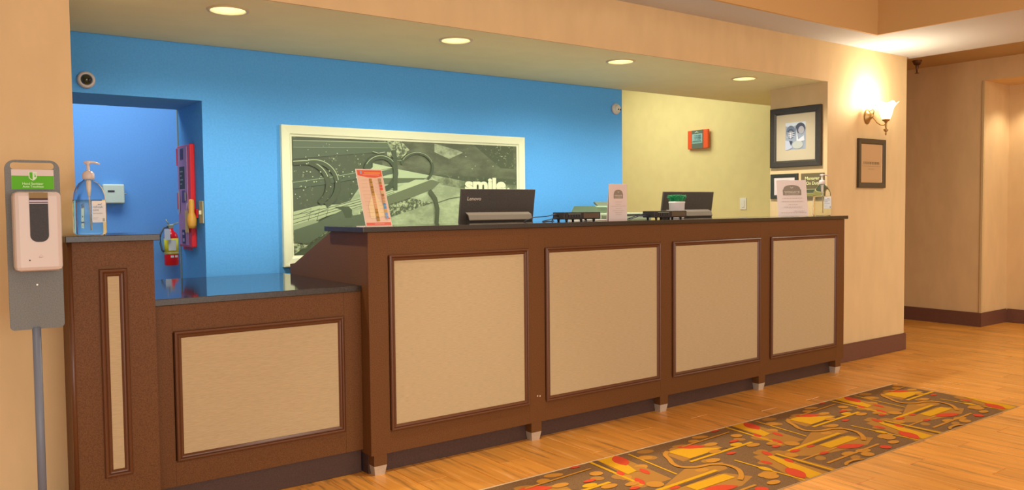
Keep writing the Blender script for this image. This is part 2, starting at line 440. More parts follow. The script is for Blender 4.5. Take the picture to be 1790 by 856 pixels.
# shapes over one metre of pattern, plan coordinates
def ell(cx, cy, rx, ry, rot=0, n=16):
    return [(cx+rx*math.cos(t)*math.cos(rot)-ry*math.sin(t)*math.sin(rot), cy+rx*math.cos(t)*math.sin(rot)+ry*math.sin(t)*math.cos(rot)) for t in [2*PI*k/n for k in range(n)]]
def bar(x0, y0, x1, y1, w): 
    d = Vector((x1-x0, y1-y0)).normalized(); q = Vector((-d.y, d.x))*w/2
    return [(x0+q.x, y0+q.y), (x1+q.x, y1+q.y), (x1-q.x, y1-q.y), (x0-q.x, y0-q.y)]
def blade(pts_a, pts_b, bulge):   # leaf shape between two points
    a = Vector(pts_a); b = Vector(pts_b); d = b-a; q = Vector((-d.y, d.x)).normalized()
    out = []
    for k in range(9): t = k/8; out.append(a+d*t+q*bulge*math.sin(PI*t)**.8)
    for k in range(7, 0, -1): t = k/8; out.append(a+d*t-q*bulge*math.sin(PI*t)**.8)
    return [tuple(p) for p in out]
def ribbon(pts, w):
    sm = []
    for i in range(len(pts)-1):
        p0 = Vector(pts[max(i-1, 0)]); p1 = Vector(pts[i]); p2 = Vector(pts[i+1]); p3 = Vector(pts[min(i+2, len(pts)-1)])
        for k in range(4):
            t = k/4; sm.append(.5*((2*p1)+(p2-p0)*t+(2*p0-5*p1+4*p2-p3)*t*t+(-p0+3*p1-3*p2+p3)*t**3))
    sm.append(Vector(pts[-1])); out = []
    for i in range(len(sm)-1):
        d0 = (sm[min(i+1, len(sm)-1)]-sm[max(i-1, 0)]).normalized(); d1 = (sm[min(i+2, len(sm)-1)]-sm[i]).normalized()
        q0 = Vector((-d0.y, d0.x))*w/2; q1 = Vector((-d1.y, d1.x))*w/2
        out.append([tuple(sm[i]+q0), tuple(sm[i+1]+q1), tuple(sm[i+1]-q1), tuple(sm[i]-q0)])
    return out
SH = [
 # broad ochre grounds
 (OCH2, [(1.93, -.45), (2.10, -.45), (2.05, -.86), (1.86, -.86)]), (OCH2, [(2.20, -.80), (2.42, -.84), (2.36, -.92), (1.86, -.94)]),
 (OCH2, [(1.74, -.88), (1.60, -.88), (1.46, -1.25), (1.75, -1.25)]), (OCH2, [(1.62, -.90), (2.30, -.955), (2.36, -1.06), (2.22, -1.11), (1.86, -1.06)]),
 (OCH2, [(2.30, -.56), (2.62, -.60), (2.60, -.72), (2.28, -.72)]),
 # dense leaves
 (GOLD, [(1.968, -.455), (2.08, -.455), (2.006, -.681), (1.939, -.695)]), (DARK, bar(1.95, -.455, 1.915, -.64, .030)),
 (GOLD, bar(1.922, -.455, 1.888, -.838, .018)), (REDC, blade((2.085, -.455), (2.02, -.60), .038)),
 (REDC, blade((1.94, -.63), (1.905, -.695), .018)), (REDC, blade((1.93, -.75), (1.895, -.838), .02)), (REDC, blade((2.04, -.67), (2.015, -.755), .018)),
 (GOLD, bar(2.155, -.478, 2.112, -.833, .012)), (OCH, ell(2.18, -.567, .04, .030)),
 (GOLD, [(2.33, -.57), (2.418, -.568), (2.60, -.69), (2.34, -.715)]), (REDC, blade((2.42, -.55), (2.56, -.62), .032)),
 (DARK, bar(2.33, -.722, 2.62, -.705, .020)), (GOLD, bar(2.30, -.745, 2.80, -.722, .020)),
 (GOLD, bar(1.81, -.930, 2.30, -.905, .022)), (DARK, bar(2.00, -.948, 2.28, -.932, .020)),
 (GOLD, [(2.02, -.965), (2.28, -.960), (2.288, -1.022), (2.02, -1.03)]), (REDC, blade((2.04, -1.045), (2.205, -1.10), .034)),
 (OCH, bar(1.79, -1.158, 2.275, -1.14, .016)), (OCH, bar(1.60, -1.06, 2.05, -1.045, .012)),
 (GOLD, [(1.655, -.92), (1.69, -.92), (1.63, -1.24), (1.53, -1.24)]), (DARK, bar(1.702, -.93, 1.69, -1.24, .016)), (GOLD, bar(1.724, -.92, 1.715, -1.24, .018)),
 (REDC, blade((1.585, -1.08), (1.515, -1.22), .040)), (GOLD, bar(1.484, -.86, 1.495, -1.24, .013)),
 (REDC, blade((1.71, -.85), (1.68, -.93), .020)), (REDC, blade((1.57, -.94), (1.575, -1.01), .018)), (REDC, blade((1.695, -.99), (1.665, -1.06), .018)),
 (OCH, ell(1.42, -1.115, .042, .028)), (GOLD, ell(1.49, -1.03, .022, .036)), (OCH, ell(1.935, -.865, .042, .038)), (OCH, ell(1.767, -.98, .034, .032)),
 (OCH, ell(2.065, -1.20, .038, .03)), (OCH, ell(2.42, -1.085, .045, .028)), (REDC, ell(2.248, -1.19, .032, .028)), (REDC, ell(1.97, -.950, .03, .013)),
 (REDC, ell(1.84, -.948, .036, .016)), (REDC, ell(1.92, -1.058, .034, .014)), (OCH, ell(2.0, -1.135, .045, .022)), (OCH, ell(1.86, -.80, .04, .022)),
 (REDC, ell(1.83, -.845, .028, .015)), (OCH, ell(1.76, -.76, .045, .024)), (GOLD, ell(1.70, -.70, .040, .022)), (REDC, ell(1.74, -.655, .036, .014)),
 (OCH, ell(1.60, -.62, .045, .024)), (OCH, bar(1.45, -.56, 1.86, -.53, .012)), (OCH, ell(1.83, -.60, .035, .028)), (REDC, ell(1.815, -.47, .03, .012)),
 (OCH, ell(1.40, -.80, .045, .026)), (REDC, ell(1.56, -.78, .030, .015)), (OCH, ell(1.52, -.71, .04, .022)), (OCH, ell(2.36, -1.17, .04, .022)),
]
_g = random.Random(5)
for k in range(30):
    a_, b_ = _g.uniform(1.4, 2.4), _g.uniform(-1.2, -.48)
    SH.insert(5, (_g.choice((OCH2, OCH2, OCH, OCH2)), ell(a_, b_, _g.uniform(.03, .05), _g.uniform(.018, .034), _g.uniform(-.4, .4))))
for q in ribbon([(2.34, -.565), (2.285, -.60), (2.25, -.66), (2.21, -.72), (2.205, -.775), (2.26, -.82), (2.34, -.835), (2.39, -.88), (2.385, -.955), (2.33, -1.02), (2.27, -1.06)], .024): SH.append((OCH, q))
for q in ribbon([(1.82, -1.24), (1.86, -1.215), (1.93, -1.215), (1.98, -1.24)], .018): SH.append((OCH, q))
pb = newbm(); pmats = []; lev = 0
for si, (c, sh) in enumerate(SH):
    m = cmat(c)
    if m not in pmats: pmats.append(m)
    z = .0023 + si*.00003
    for k in range(-2, 3):
        P = clip([(p[0]+k*1.0, p[1]) for p in sh], RX0, RX1, RY0, RY1)
        if len(P) < 3: continue
        vs = [pb.verts.new((p[0], p[1], z)) for p in P]
        try: f = pb.faces.new(vs)
        except ValueError: continue
        f.material_index = pmats.index(m); f.normal_update()
        if f.normal.z < 0: f.normal_flip()
obj('pattern', pb, pmats, car, fix=False)
bm = newbm(); box(bm, RX0, RX1, RY1, RY1+.008, -.0025, .0035)
tag(obj('edge_strip', bm, mat('pale_metal', 'E8CFA8', .3, metal=.2), car), 'pale metal edge strip')
bm = newbm(); box(bm, RX0, RX1, RY0-.005, RY0, -.0025, .0028); box(bm, RX1, RX1+.005, RY0-.005, RY1+.008, -.0025, .0028)
tag(obj('edge_strip', bm, mat('dull_strip', 'A98A5E', .5), car), 'thin dull edge strip')

# ================================================================== COUNTERS
MPROF = [(0, -.002), (0, .006), (.003, .011), (.008, .013), (.012, .011), (.014, .007), (.018, .010), (.022, .009), (.028, .003), (.030, -.001)]
def panel(parent, x0, x1, z0, z1, yf, woven_inset=.002):
    bm = newbm(); ringframe(bm, x0, x1, z0, z1, MPROF, yf)
    mo = obj('moulding', bm, M_MOLD, parent, fix=True)
    p = bxo('woven_panel', M_PANEL, parent, x0+.026, x1-.026, yf-.0015, yf+.004, z0+.026, z1-.026)
    return p
def board(name, parent, x0, x1, z0, z1, yf, t=.018):
    return bxo(name, M_WOOD, parent, x0, x1, yf, yf+t, z0, z1, bev=.0006)

tall = thing('reception_counter', 'tall brown reception counter with four beige woven panels and metal feet', 'counter', (0, 0, 0))
H, TT = 1.14, .024
PX = [(.1028, .9082), (1.0212, 1.8873), (1.9925, 2.8295), (2.9391, 3.7123)]
Z0, Z1, ZB, LX = .1952, 1.0109, .0954, 3.8107
# carcass
bm = newbm(); box(bm, .032, LX-.002, .019, .30, ZB+.001, H-TT-.001); obj('carcass', bm, M_WOOD, tall)
# wing shaped end panel
bm = newbm(); prism(bm, [(.019, ZB), (.87, .0), (.87, .929), (.669, 1.022), (.395, H-TT-.001), (.019, H-TT-.001)][0:0] or [(.0185, ZB), (.93, ZB), (.93, .929), (.867, .935), (.39, H-TT-.001), (.0185, H-TT-.001)], 'x', 0, .03)
tag(obj('end_panel', bm, M_WOOD, tall), 'brown side panel with a sloping rear edge')
tr, br = Z1+.004, Z0-.004
stx = [(.0, .099)]+[(PX[i][1]+.004, PX[i+1][0]-.004) for i in range(3)]+[(PX[3][1]+.004, LX)]
for a, b_ in stx: board('stile', tall, a, b_, ZB, H-TT-.001, 0)
for i, (a, b_) in enumerate(PX):
    board('rail', tall, a-.0038, b_+.0038, Z1-.006, H-TT-.001, .0003)
    board('rail', tall, a-.0038, b_+.0038, ZB, Z0+.006, .0003)
    panel(tall, a, b_, Z0, Z1, 0.0)
bxo('kickboard', M_KICK, tall, .01, LX-.01, .052, .07, 0, ZB)
bxo('kickboard', M_KICK, tall, .01, .03, .0705, .93, 0, ZB-.0005)
tag(bxo('chip', mat('chip_pale', 'E8D8C4', .7), tall, .962, .968, -.0006, .0, .231, .237), 'small pale chip in the stile')
tag(bxo('chip', MATS['chip_pale'], tall, .978, .984, -.0006, .0, .228, .235), 'small pale chip in the stile')
for fx in (.013, .923, 1.888, 2.822, 3.709):
    f = bxo('foot', M_WOOD, tall, fx, fx+.066, 0.0, .05, .045, ZB)
    bm = newbm()
    a = [(fx+.008, .008), (fx+.058, .008), (fx+.058, .058-.008), (fx+.008, .05)]; t = [(fx, 0), (fx+.066, 0), (fx+.066, .051), (fx, .051)]
    A = [bm.verts.new((p[0], p[1], 0)) for p in a]; B = [bm.verts.new((p[0], p[1], .048)) for p in t]
    for i in range(4): bm.faces.new((A[i], A[(i+1) % 4], B[(i+1) % 4], B[i]))
    bm.faces.new(A[::-1]); bm.faces.new(B); 
    tag(obj('metal_cap', bm, M_STEEL, f), 'tapered brushed metal foot cap')

def slab(name, label, x0, x1, y0, y1, z0, z1):
    bm = newbm(); box(bm, x0, x1, y0, y1, z0, z1, bev=.0025)
    for f in bm.faces: f.material_index = 0 if f.normal.z > .9 else 1
    bm.normal_update()
    for f in bm.faces: f.material_index = 0 if f.normal.z > .9 else 1
    return tag(obj(name, bm, [M_GRAN, M_GRANE], fix=True), label, 'countertop')
slab('countertop', 'long dark stone top on the tall counter, carrying monitors and cards', -.028, 3.839, -.0134, .41, H-TT, H)

low = thing('low_counter', 'lower brown counter section with one wide beige woven panel', 'counter', (0, 0, 0))
Y1 = .0797
bm = newbm(); box(bm, -.9031, -.001, Y1+.02, .16, .112, .844); obj('carcass', bm, M_WOOD, low)
board('stile', low, -.9028, -.8265, .1114, .8455, Y1); board('stile', low, -.0847, -.0005, .1114, .8455, Y1)
board('rail', low, -.8262, -.085, .734, .8455, Y1+.0003); board('rail', low, -.8262, -.085, .1114, .2165, Y1+.0003)
panel(low, -.8225, -.0887, .2108, .7398, Y1)
bxo('kickboard', M_KICK, low, -.903, -.001, .105, .125, 0, .1114)
tag(bxo('rear_leg', M_KICK, low, -.90, -.86, .98, 1.02, 0, .844), 'rear support leg')
slab('low_countertop', 'polished black stone top of the low counter, mirroring the blue wall', -.9025, -.001, .070, 1.07, .8457, .873)

desk = thing('work_desk', 'grey desk surface hidden behind the tall counter', 'desk', (0, 0, 0))
bxo('desk_top', mat('desk_laminate', 'C8C4B0', .5), desk, .035, 3.80, .305, .95, .845, .873)
for dx in (.06, 1.9, 3.74): bxo('leg', M_CHAR, desk, dx, dx+.04, .88, .92, 0, .845)

post = thing('counter_post', 'narrow brown end post with a slim vertical woven panel, left of the low counter', 'counter', (0, 0, 0))
YP = .0094; PXA, PXB = -1.194, -.9035
bm = newbm(); box(bm, PXA, PXB, YP, YW-.001, 0, 1.109); box(bm, XL+.004, PXB, YW-.001, .33, 0, 1.109); obj('body', bm, M_WOOD, post)
bm = newbm(); tube(bm, [(PXA+.002, YP+.004, 0), (PXA+.002, YP+.004, 1.109)], .009, 10)
tag(obj('corner_bead', bm, M_MOLD, post), 'rounded corner bead')
bm = newbm(); ringframe(bm, -1.098, -1.001, .2192, 1.0072, MPROF, YP); obj('moulding', bm, M_MOLD, post)
bxo('woven_panel', M_PANEL, post, -1.072, -1.027, YP-.0015, YP+.004, .245, .981)
slab('post_cap', 'small dark stone cap on the end post, under the pump bottle', -1.209, -.8854, YP-.03, .34, 1.109, 1.1333)

# ================================================================== WALL PICTURES
def frame_y(name, parent, x0, x1, z0, z1, y, wd, dp, m, steps=True):
    bm = newbm()
    pr = [(0, 0), (0, dp*.9), (wd*.12, dp), (wd*.75, dp*.85), (wd*.85, dp*.6), (wd, dp*.5), (wd, .002)]
    ringframe(bm, x0, x1, z0, z1, pr, y, 0)
    return obj(name, bm, m, parent)

# --- big bench picture
BX0, BX1, BZ0, BZ1 = .125, 1.923, .882, 1.722
pic = thing('bench_picture', 'large cream-framed black-and-white print of a park bench with the word smile', 'picture', (0, YB, 0))
bxo('backing', flat('6E7B62'), pic, BX0+.02, BX1-.02, -.012, -.002, BZ0+.02, BZ1-.02)
frame_y('frame', pic, BX0, BX1, BZ0, BZ1, 0, .066, .03, M_CREAM)
def atp(px, py, Y=YB-.014):
    d = fw + rt*((px-895)/FPX) - up*((py-428)/FPX); t = (Y-CAM.y)/d.y
    p = CAM+d*t; return (p.x, p.z)
def A(*pts): return [atp(490+x*210/782, 230+y*230/856) for x, y in pts]
def B(*pts): return [atp(690+x*230/1158, 230+y*170/856) for x, y in pts]
P = Print(-.0121); P.toned = True
iz0, iz1, ix0, ix1 = BZ0+.06, BZ1-.06, BX0+.06, BX1-.06
def mottled(name, a, b, sc=14, lo=.45, hi=.62, st=(1, 1, 1)):
    if name in MATS: return MATS[name]
    m = bpy.data.materials.new(name); m.use_nodes = True; MATS[name] = m; nt = m.node_tree
    bs = nt.nodes['Principled BSDF']; g = nt.nodes.new('ShaderNodeNewGeometry'); mp = nt.nodes.new('ShaderNodeMapping'); mp.inputs['Scale'].default_value = st
    n = nt.nodes.new('ShaderNodeTexNoise'); n.inputs['Scale'].default_value = sc; n.inputs['Detail'].default_value = 5; n.inputs['Roughness'].default_value = .7
    r = nt.nodes.new('ShaderNodeValToRGB'); r.color_ramp.elements[0].position = lo; r.color_ramp.elements[1].position = hi
    r.color_ramp.elements[0].color = (*lin(tone(a)), 1); r.color_ramp.elements[1].color = (*lin(tone(b)), 1)
    L = nt.links; L.new(g.outputs['Position'], mp.inputs['Vector']); L.new(mp.outputs[0], n.inputs['Vector']); L.new(n.outputs['Fac'], r.inputs[0]); L.new(r.outputs[0], bs.inputs['Base Color'])
    bs.inputs['Roughness'].default_value = .35
    return m
LEAF = mottled('print_leaves', '66755C', 'A6B591', 38, .60, .72)
LEAFB = mottled('print_leaves_bright', '6E7D62', 'B9C6A2', 50, .46, .60)
HAZE = mottled('print_haze', '6E7860', '8E9A7C', 6, .4, .65, (1, 1, 2.5))
PATH = mottled('print_path', '93A184', 'B7C8A4', 5, .4, .62, (1, 1, 2))
P.rect(ix0, iz0, ix1, iz1, LEAF)
P.poly(B((-1158*.13, 75), (1075, 115), (1080, 420), (350, 380), (-100, 330)), HAZE)
P.poly(B((-90, 80), (60, 85), (130, 160), (60, 240), (-60, 220)), LEAFB)
P.poly(B((350, 105), (560, 165), (600, 185), (480, 240), (350, 180)), mottled('print_pale_hill', '84907A', 'A5B093', 12, .4, .6))
P.poly(B((690, 110), (1040, 130), (1050, 330), (930, 320)), LEAF)
# path and ground
P.poly(B((-200, 325), (30, 330), (310, 385), (620, 490), (1075, 530), (1080, 860), (-480, 860), (-480, 740)), PATH)
P.poly(B((-200, 335), (30, 332), (300, 385), (280, 408), (20, 408), (-180, 410)), 'AEBF9C')
P.poly(B((-180, 408), (280, 408), (220, 440), (-180, 470)), '7C8A6D')
P.poly(B((300, 375), (640, 440), (1075, 470), (1075, 540), (620, 500), (420, 470)), mottled('print_shade', '7D8A6C', '9AA888', 7, .4, .6))
P.poly(B((-260, 620), (120, 580), (340, 625), (60, 720), (-60, 760), (-400, 850)), LEAFB)
P.stroke(B((370, 628), (480, 590), (600, 570)), .005, '6F7C62')
# left ground
P.poly(A((80, 640), (500, 560), (560, 640), (300, 660), (88, 800)), LEAFB)
# bench back rail slats
P.poly(A((80, 58), (700, 70), (735, 125), (400, 150), (80, 175)), '7D9078')
P.poly(A((80, 100), (715, 108), (735, 128), (420, 150), (80, 178)), '72856D')
P.stroke(A((82, 57), (350, 62), (700, 72)), .004, 'A9B896')
P.stroke(A((82, 101), (700, 106)), .002, '93A386')
P.stroke(A((700, 72), (760, 185), (800, 190)), .010, '93A386')
P.stroke(A((80, 345), (330, 310), (520, 275)), .050, '6C7E66'); P.stroke(A((80, 330), (330, 296), (520, 262)), .003, '9FAE8D')
P.poly(A((520, 285), (735, 240), (740, 270), (530, 322)), '72856D')
P.poly(A((600, 205), (735, 235), (560, 262), (600, 232)), 'B0C09C')
# seat slats
P.poly(A((82, 590), (300, 500), (540, 420), (782, 355), (782, 395), (560, 470), (300, 550), (84, 640)), 'A9B896')
P.poly(B((-130, 560), (0, 510), (180, 425), (330, 425), (395, 445), (330, 505), (60, 610), (-130, 660)), '8A9878')
P.poly(B((-130, 545), (0, 500), (180, 422), (320, 422), (150, 485), (-120, 585)), 'B2C29E')
P.poly(A((84, 520), (250, 480), (420, 470), (470, 500), (250, 560), (84, 610)), 'AEBD99')
for k, t in enumerate((0, 1, 2)):
    P.stroke(A((84, 545+26*t), (330, 490+16*t), (540, 432+16*t), (740, 372+12*t)), .003, '5F6E56')
for t in (110, 165, 220): P.stroke(A((t, 540), (t+90, 500), (t+70, 580-0*t)), .003, '66745B')
P.poly(A((84, 610), (215, 570), (250, 590), (220, 625), (88, 700)), '93A284')
P.poly(A((86, 640), (240, 590), (440, 490), (470, 545), (560, 530), (560, 620), (300, 650), (180, 730), (88, 720)), '788970')
P.poly(A((350, 490), (440, 485), (465, 510), (460, 560), (420, 560), (400, 510)), '64745B')
# ring arm rests
def arc(cx, cy, rx, ry, a0, a1, n=16): return [(cx+rx*math.cos(math.radians(a0+(a1-a0)*k/n)), cy-ry*math.sin(math.radians(a0+(a1-a0)*k/n))) for k in range(n+1)]
P.stroke(A(*([(80, 200)]+arc(150, 350, 160, 155, 88, -50))), .034, '637158'); P.stroke(A(*([(80, 193)]+arc(150, 346, 166, 158, 88, 20))), .005, 'B2C1A0')
P.stroke(A(*arc(215, 345, 155, 155, 105, -60)), .034, '64735A'); P.stroke(A(*arc(215, 342, 162, 160, 105, 10)), .005, 'AEBD9C')
P.stroke(A(*arc(650, 270, 100, 108, 165, -75)), .032, '5F6F57'); P.stroke(A(*arc(650, 266, 106, 110, 150, 30)), .004, 'A9B998')
P.stroke(B(*arc(190, 320, 140, 132, 165, -48)), .018, '66755D'); P.stroke(B(*arc(190, 316, 143, 134, 150, 20)), .003, 'A4B393')
P.stroke(A((735, 120), (745, 200), (745, 380)), .03, '64745C')
P.stroke(B((300, 520), (350, 590), (370, 680), (362, 810)), .032, '6B7960')
P.stroke(B((-200, 175), (-150, 190), (-90, 180)), .004, 'A4B393'); P.stroke(B((-40, 215), (40, 245), (60, 235)), .008, '6B795F')
for k in range(60):
    x = random.uniform(80, 520); y = random.choice((random.uniform(255, 330), random.uniform(350, 480), random.uniform(80, 240)))
    a, b_ = atp(490+x*210/782, 230+y*230/856); r_ = random.uniform(.0015, .005); P.ell(a, b_, r_, r_*.8, 'BCCAA8', 6)
for k in range(30):
    a, b_ = atp(690+random.uniform(600, 1050)*230/1158, 230+random.uniform(110, 330)*170/856); r_ = random.uniform(.001, .004); P.ell(a, b_, r_*1.6, r_*.7, 'ABB998', 6)
P.toned = False
P.text('smile', 1.393, 1.343, .118, 'D6E2BC', bold=.006, width=.345)
P.text('.', 1.745, 1.343, .118, 'D6E2BC', bold=.004)
print_o = P.obj('bench_print', pic); tag(print_o, 'grey-green print of a bench with ring armrests and white lettering')

# --- pictures on the right jamb (plane X = XR facing -X). local frame: x' along -Y, facing -Y'
def jamb_thing(name, label, cat, y, z, x=XR):
    # local +x -> world -y ; local -y -> world -x
    return thing(name, label, cat, (x, y, z), -PI/2)
t = jamb_thing('framed_photo', 'large square black-framed photo of two people in helmets, on the side wall of the opening', 'picture', .698, 1.515)
W_, H_ = .448, .462
bm = newbm(); box(bm, .01, W_-.01, -.012, -.001, .01, H_-.01); obj('mat_board', bm, mat('mat_board', 'B5A88C', .7), t)
frame_y('frame', t, 0, W_, 0, H_, 0, .052, .028, mat('black_frame', '3B352C', .35, noise=.1, nscale=100))
P = Print(-.0122); a0, b0, a1, b1 = .135, .135, .315, .345
P.rect(a0, b0, a1, b1, '8C96A4'); 
P.poly([(.135, .345), (.315, .345), (.315, .30), (.26, .33), (.19, .31), (.135, .32)], 'B8C0C8')
P.ell(.182, .270, .042, .052, '5C687C'); P.ell(.182, .262, .030, .036, '434A5A'); P.ell(.182, .255, .024, .028, '7E7F86')
for zz in (.262, .247, .232): P.stroke([(.146, zz+.006), (.182, zz), (.216, zz+.006)], .004, 'D8DCE4')
P.stroke([(.182, .27), (.182, .222)], .004, 'D8DCE4')
P.ell(.268, .297, .042, .042, '3C4050'); P.ell(.276, .282, .026, .030, '9A9AA0'); P.poly([(.235, .30), (.25, .21), (.30, .24), (.305, .20), (.235, .19)], 'C4C8CE')
P.ell(.245, .170, .048, .030, 'A9ADA6'); P.poly([(.135, .21), (.175, .2), (.2, .15), (.16, .135), (.135, .135)], 'ABB2C2')
P.poly([(.17, .205), (.20, .2), (.185, .165)], '3A4152')
P.obj('photo_print', t)

t = jamb_thing('small_framed_certificate', 'small dark-framed certificate below the helmet photo, partly behind the leaning card', 'picture', .698, 1.270)
bxo('sheet', M_PAPER, t, .02, .226, -.008, -.001, .02, .175)
frame_y('frame', t, 0, .246, 0, .195, 0, .030, .018, mat('dark_green_frame', '35372C', .4))
P = Print(-.0081)
for k in range(5): P.rect(.07, .145-.018*k, .17+.01*(k % 2), .148-.018*k, 'A9A49E')
P.obj('printed_lines', t)

t = jamb_thing('duty_sign', 'olive-grey Manager On Duty plaque beside the second pump bottle', 'sign', .425, 1.262)
bxo('plaque', mat('olive_plaque', '6C5F40', .4), t, 0, .196, -.010, 0, 0, .200, bev=.001)
P = Print(-.0101)
P.text('Manager', .036, .150, .034, 'D8D69A', bold=.0006, width=.125); P.text('On Duty', .046, .112, .034, 'D8D69A', bold=.0006, width=.115)
P.rect(.05, .076, .196, .080, 'BDB870'); P.rect(.05, .052, .196, .074, '4E5640'); P.rect(.05, .024, .196, .048, '8A8448'); P.rect(.05, .046, .196, .049, 'C0BC78')
P.obj('lettering', t)

t = thing('narrow_framed_notice', 'narrow dark-framed beige notice on the wall under the sconce', 'picture', (4.313, YW, 1.350))
bxo('sheet', mat('beige_sheet', 'BE9A6C', .6), t, .02, .375, -.012, -.002, .02, .365)
frame_y('frame', t, 0, .392, 0, .385, 0, .045, .022, mat('dark_frame', '4A3F2C', .4))
bm = newbm(); box(bm, .332, .338, -.0135, -.012, .045, .340); tag(obj('light_edge', bm, mat('pale_edge', 'D8B8A0', .4), t), 'pale vertical edge line')
P = Print(-.0121)
xx = .075
for wv in (.010, .012, .016, .012, .018, .014, .012, .015, .013, .012):
    P.rect(xx, .186, xx+wv, .206, '86704C'); xx += wv+.010
P.rect(.05, .170, .33, .172, 'A2855A'); P.rect(.14, .148, .23, .151, 'A2855A')
P.obj('printed_lines', t)

# clock / thermometer on the office wall
t = thing('wall_clock', 'orange and grey digital clock hanging on the pale yellow wall', 'clock', (4.82, 2.345, 1.797), rot=(0, 0, -PI/2-.06))
t.rotation_euler = (0, math.radians(0), -PI/2-.07)
CW, CH = .278, .186
bxo('case', mat('clock_orange', 'E0561E', .5), t, 0, CW, -.03, -.004, 0, CH, bev=.004)
bxo('centre_panel', mat('clock_grey', '5E6E5C', .4), t, .058, .215, -.034, -.0295, 0.001, CH-.001, bev=.001)
P = Print(-.0341)
P.rect(.066, .065, .207, .148, '8FB8AC'); P.rect(.066, .052, .207, .062, '7FAE9E')
for dx in (.10, .125, .152, .175):
    P.stroke([(dx, .085), (dx, .135)], .004, '4B7C88'); P.stroke([(dx+.014, .085), (dx+.014, .135)], .004, '4B7C88'); P.stroke([(dx, .135), (dx+.014, .135)], .004, '4B7C88'); P.stroke([(dx, .11), (dx+.014, .11)], .004, '4B7C88')
P.rect(.075, .073, .195, .078, '42685C'); P.poly([(.10, .156), (.135, .172), (.17, .156), (.135, .163)], 'C8D8C0')
P.obj('display', t)

t = thing('light_switch', 'white light switch plate on the pale yellow wall above the tall counter', 'light switch', (4.82, 1.712, 1.181), -PI/2)
bxo('plate', mat('switch_white', 'E6E4CF', .4), t, 0, .074, -.006, 0, 0, .112, bev=.002); bxo('rocker', MATS['switch_white'], t, .02, .054, -.010, -.0055, .022, .09, bev=.001)

# ================================================================== JAMB OBJECTS (blue passage, plane X=OX1)
def bj(name, label, cat, y, z): return thing(name, label, cat, (OX1, y, z), -PI/2)
t = bj('red_wall_cabinet', 'tall red emergency cabinet with a lilac front on the blue passage jamb', 'cabinet', 1.800, 1.010)
RW, RH = .265, .595
bxo('casing', M_RED, t, 0, RW, -.028, 0, 0, RH, bev=.005)
bxo('front_plate', mat('lilac_plate', 'B283B4', .5), t, .022, RW-.050, -.032, -.0275, .012, RH-.012, bev=.001)
P = Print(-.0322)
P.rect(.055, .34, .165, .47, '3A3A3E'); P.rect(.085, .51, .145, .575, '4A3A62'); P.rect(.05, .505, .078, .58, 'B49AC0')
for k in range(4): P.rect(.075, .365+.024*k, .11+.012*(k % 2)*2, .373+.024*k, '8A948C')
P.rect(.10, .26, .165, .33, '5B4A86'); P.rect(.025, .20, .06, .33, 'B9B0B4'); P.rect(.09, .02, .15, .10, '3F3A66'); P.rect(.10, .03, .14, .05, 'A79CC4'); P.rect(.10, .07, .14, .085, 'A79CC4')
P.rect(.165, .27, .20, .32, 'B8A8A0')
P.obj('label_prints', t)
bxo('latch', M_RED, t, -.006, .022, -.034, -.002, .22, .32, bev=.004); bxo('latch', M_RED, t, -.006, .02, -.034, -.002, .48, .585, bev=.004)
t = bj('yellow_flashlight', 'yellow handheld flashlight clipped to the jamb at the lower right of the red cabinet', 'flashlight', 1.508, 1.120)
bm = newbm(); lathe(bm, [(.0, 0), (.020, .002), (.026, .02), (.028, .05), (.022, .075), (.016, .09), (.016, .150), (.013, .165), (0, .168)], 0, -.033, 16)
obj('barrel', bm, mat('flashlight_yellow', 'D9A040', .45), t)
bxo('clip', M_RED, t, -.012, .012, -.010, .0, .06, .11)
t = bj('hanging_tag', 'pale yellow paper tag hanging on the front of the red cabinet', 'tag', 1.600, 1.095)
bxo('card', mat('tag_paper', 'D8BE7A', .6), t, -.032, .032, -.038, -.034, 0, .128, bev=.001)
bm = newbm(); tube(bm, [(0, -.037, .125), (.004, -.036, .15), (.010, -.034, .17)], .0015, 6); obj('string', bm, M_WHITE, t)
t = bj('red_notice', 'small red printed notice below the red cabinet', 'notice', 1.814, .990)
bxo('plate', mat('notice_red', 'B82E50', .5), t, 0, .185, -.004, 0, 0, .085)
P = Print(-.0041)
for k in range(3): P.rect(.04+.045*k, .008, .052+.045*k, .078, 'D0587A')
P.obj('print', t)
for y, lab in ((1.872, 'beige switch plate at the deep edge of the jamb, left of the red cabinet'), (1.452, 'beige switch plate near the front edge of the jamb, right of the red cabinet')):
    t = bj('switch_plate', lab, 'light switch', y, 1.150); tag(t, group='switches beside the red cabinet')
    bxo('plate', mat('beige_plate', 'BDB489', .45), t, 0, .068, -.006, 0, 0, .125, bev=.002)
    bxo('toggle', mat('beige_toggle', 'DAD4B4', .4), t, .028, .040, -.018, -.005, .05, .072)

# paper holder and extinguisher on the far passage wall
t = thing('wall_dispenser', 'small pale green-white paper holder on the passage wall behind the pump bottle', 'dispenser', (-.515, 3.2, 1.280))
bxo('box', mat('pale_green_plastic', 'D4E0C4', .4), t, 0, .142, -.06, 0, 0, .138, bev=.008)
bxo('slot', M_CHAR, t, .03, .075, -.0625, -.0595, .082, .094)
bm = newbm(); tube(bm, [(.142, -.03, .07), (.158, -.03, .07)], .005, 8); obj('knob', bm, M_STEEL, t)
ex = thing('fire_extinguisher', 'red fire extinguisher with a yellow label and white tag on the passage wall', 'fire extinguisher', (-.067, 3.115, .812))
bm = newbm(); lathe(bm, [(0, 0), (.046, .003), (.05, .012), (.05, .21), (.046, .232), (.032, .252), (.018, .262), (.016, .28), (0, .28)], 0, 0, 28); obj('cylinder', bm, mat('ext_red', 'E8141A', .25), ex)
bm = newbm(); lathe(bm, [(.0505, .085), (.0505, .205)], 0, 0, 28); obj('label_band', bm, mat('ext_yellow', 'E6D82A', .4), ex, fix=False)
bm = newbm()
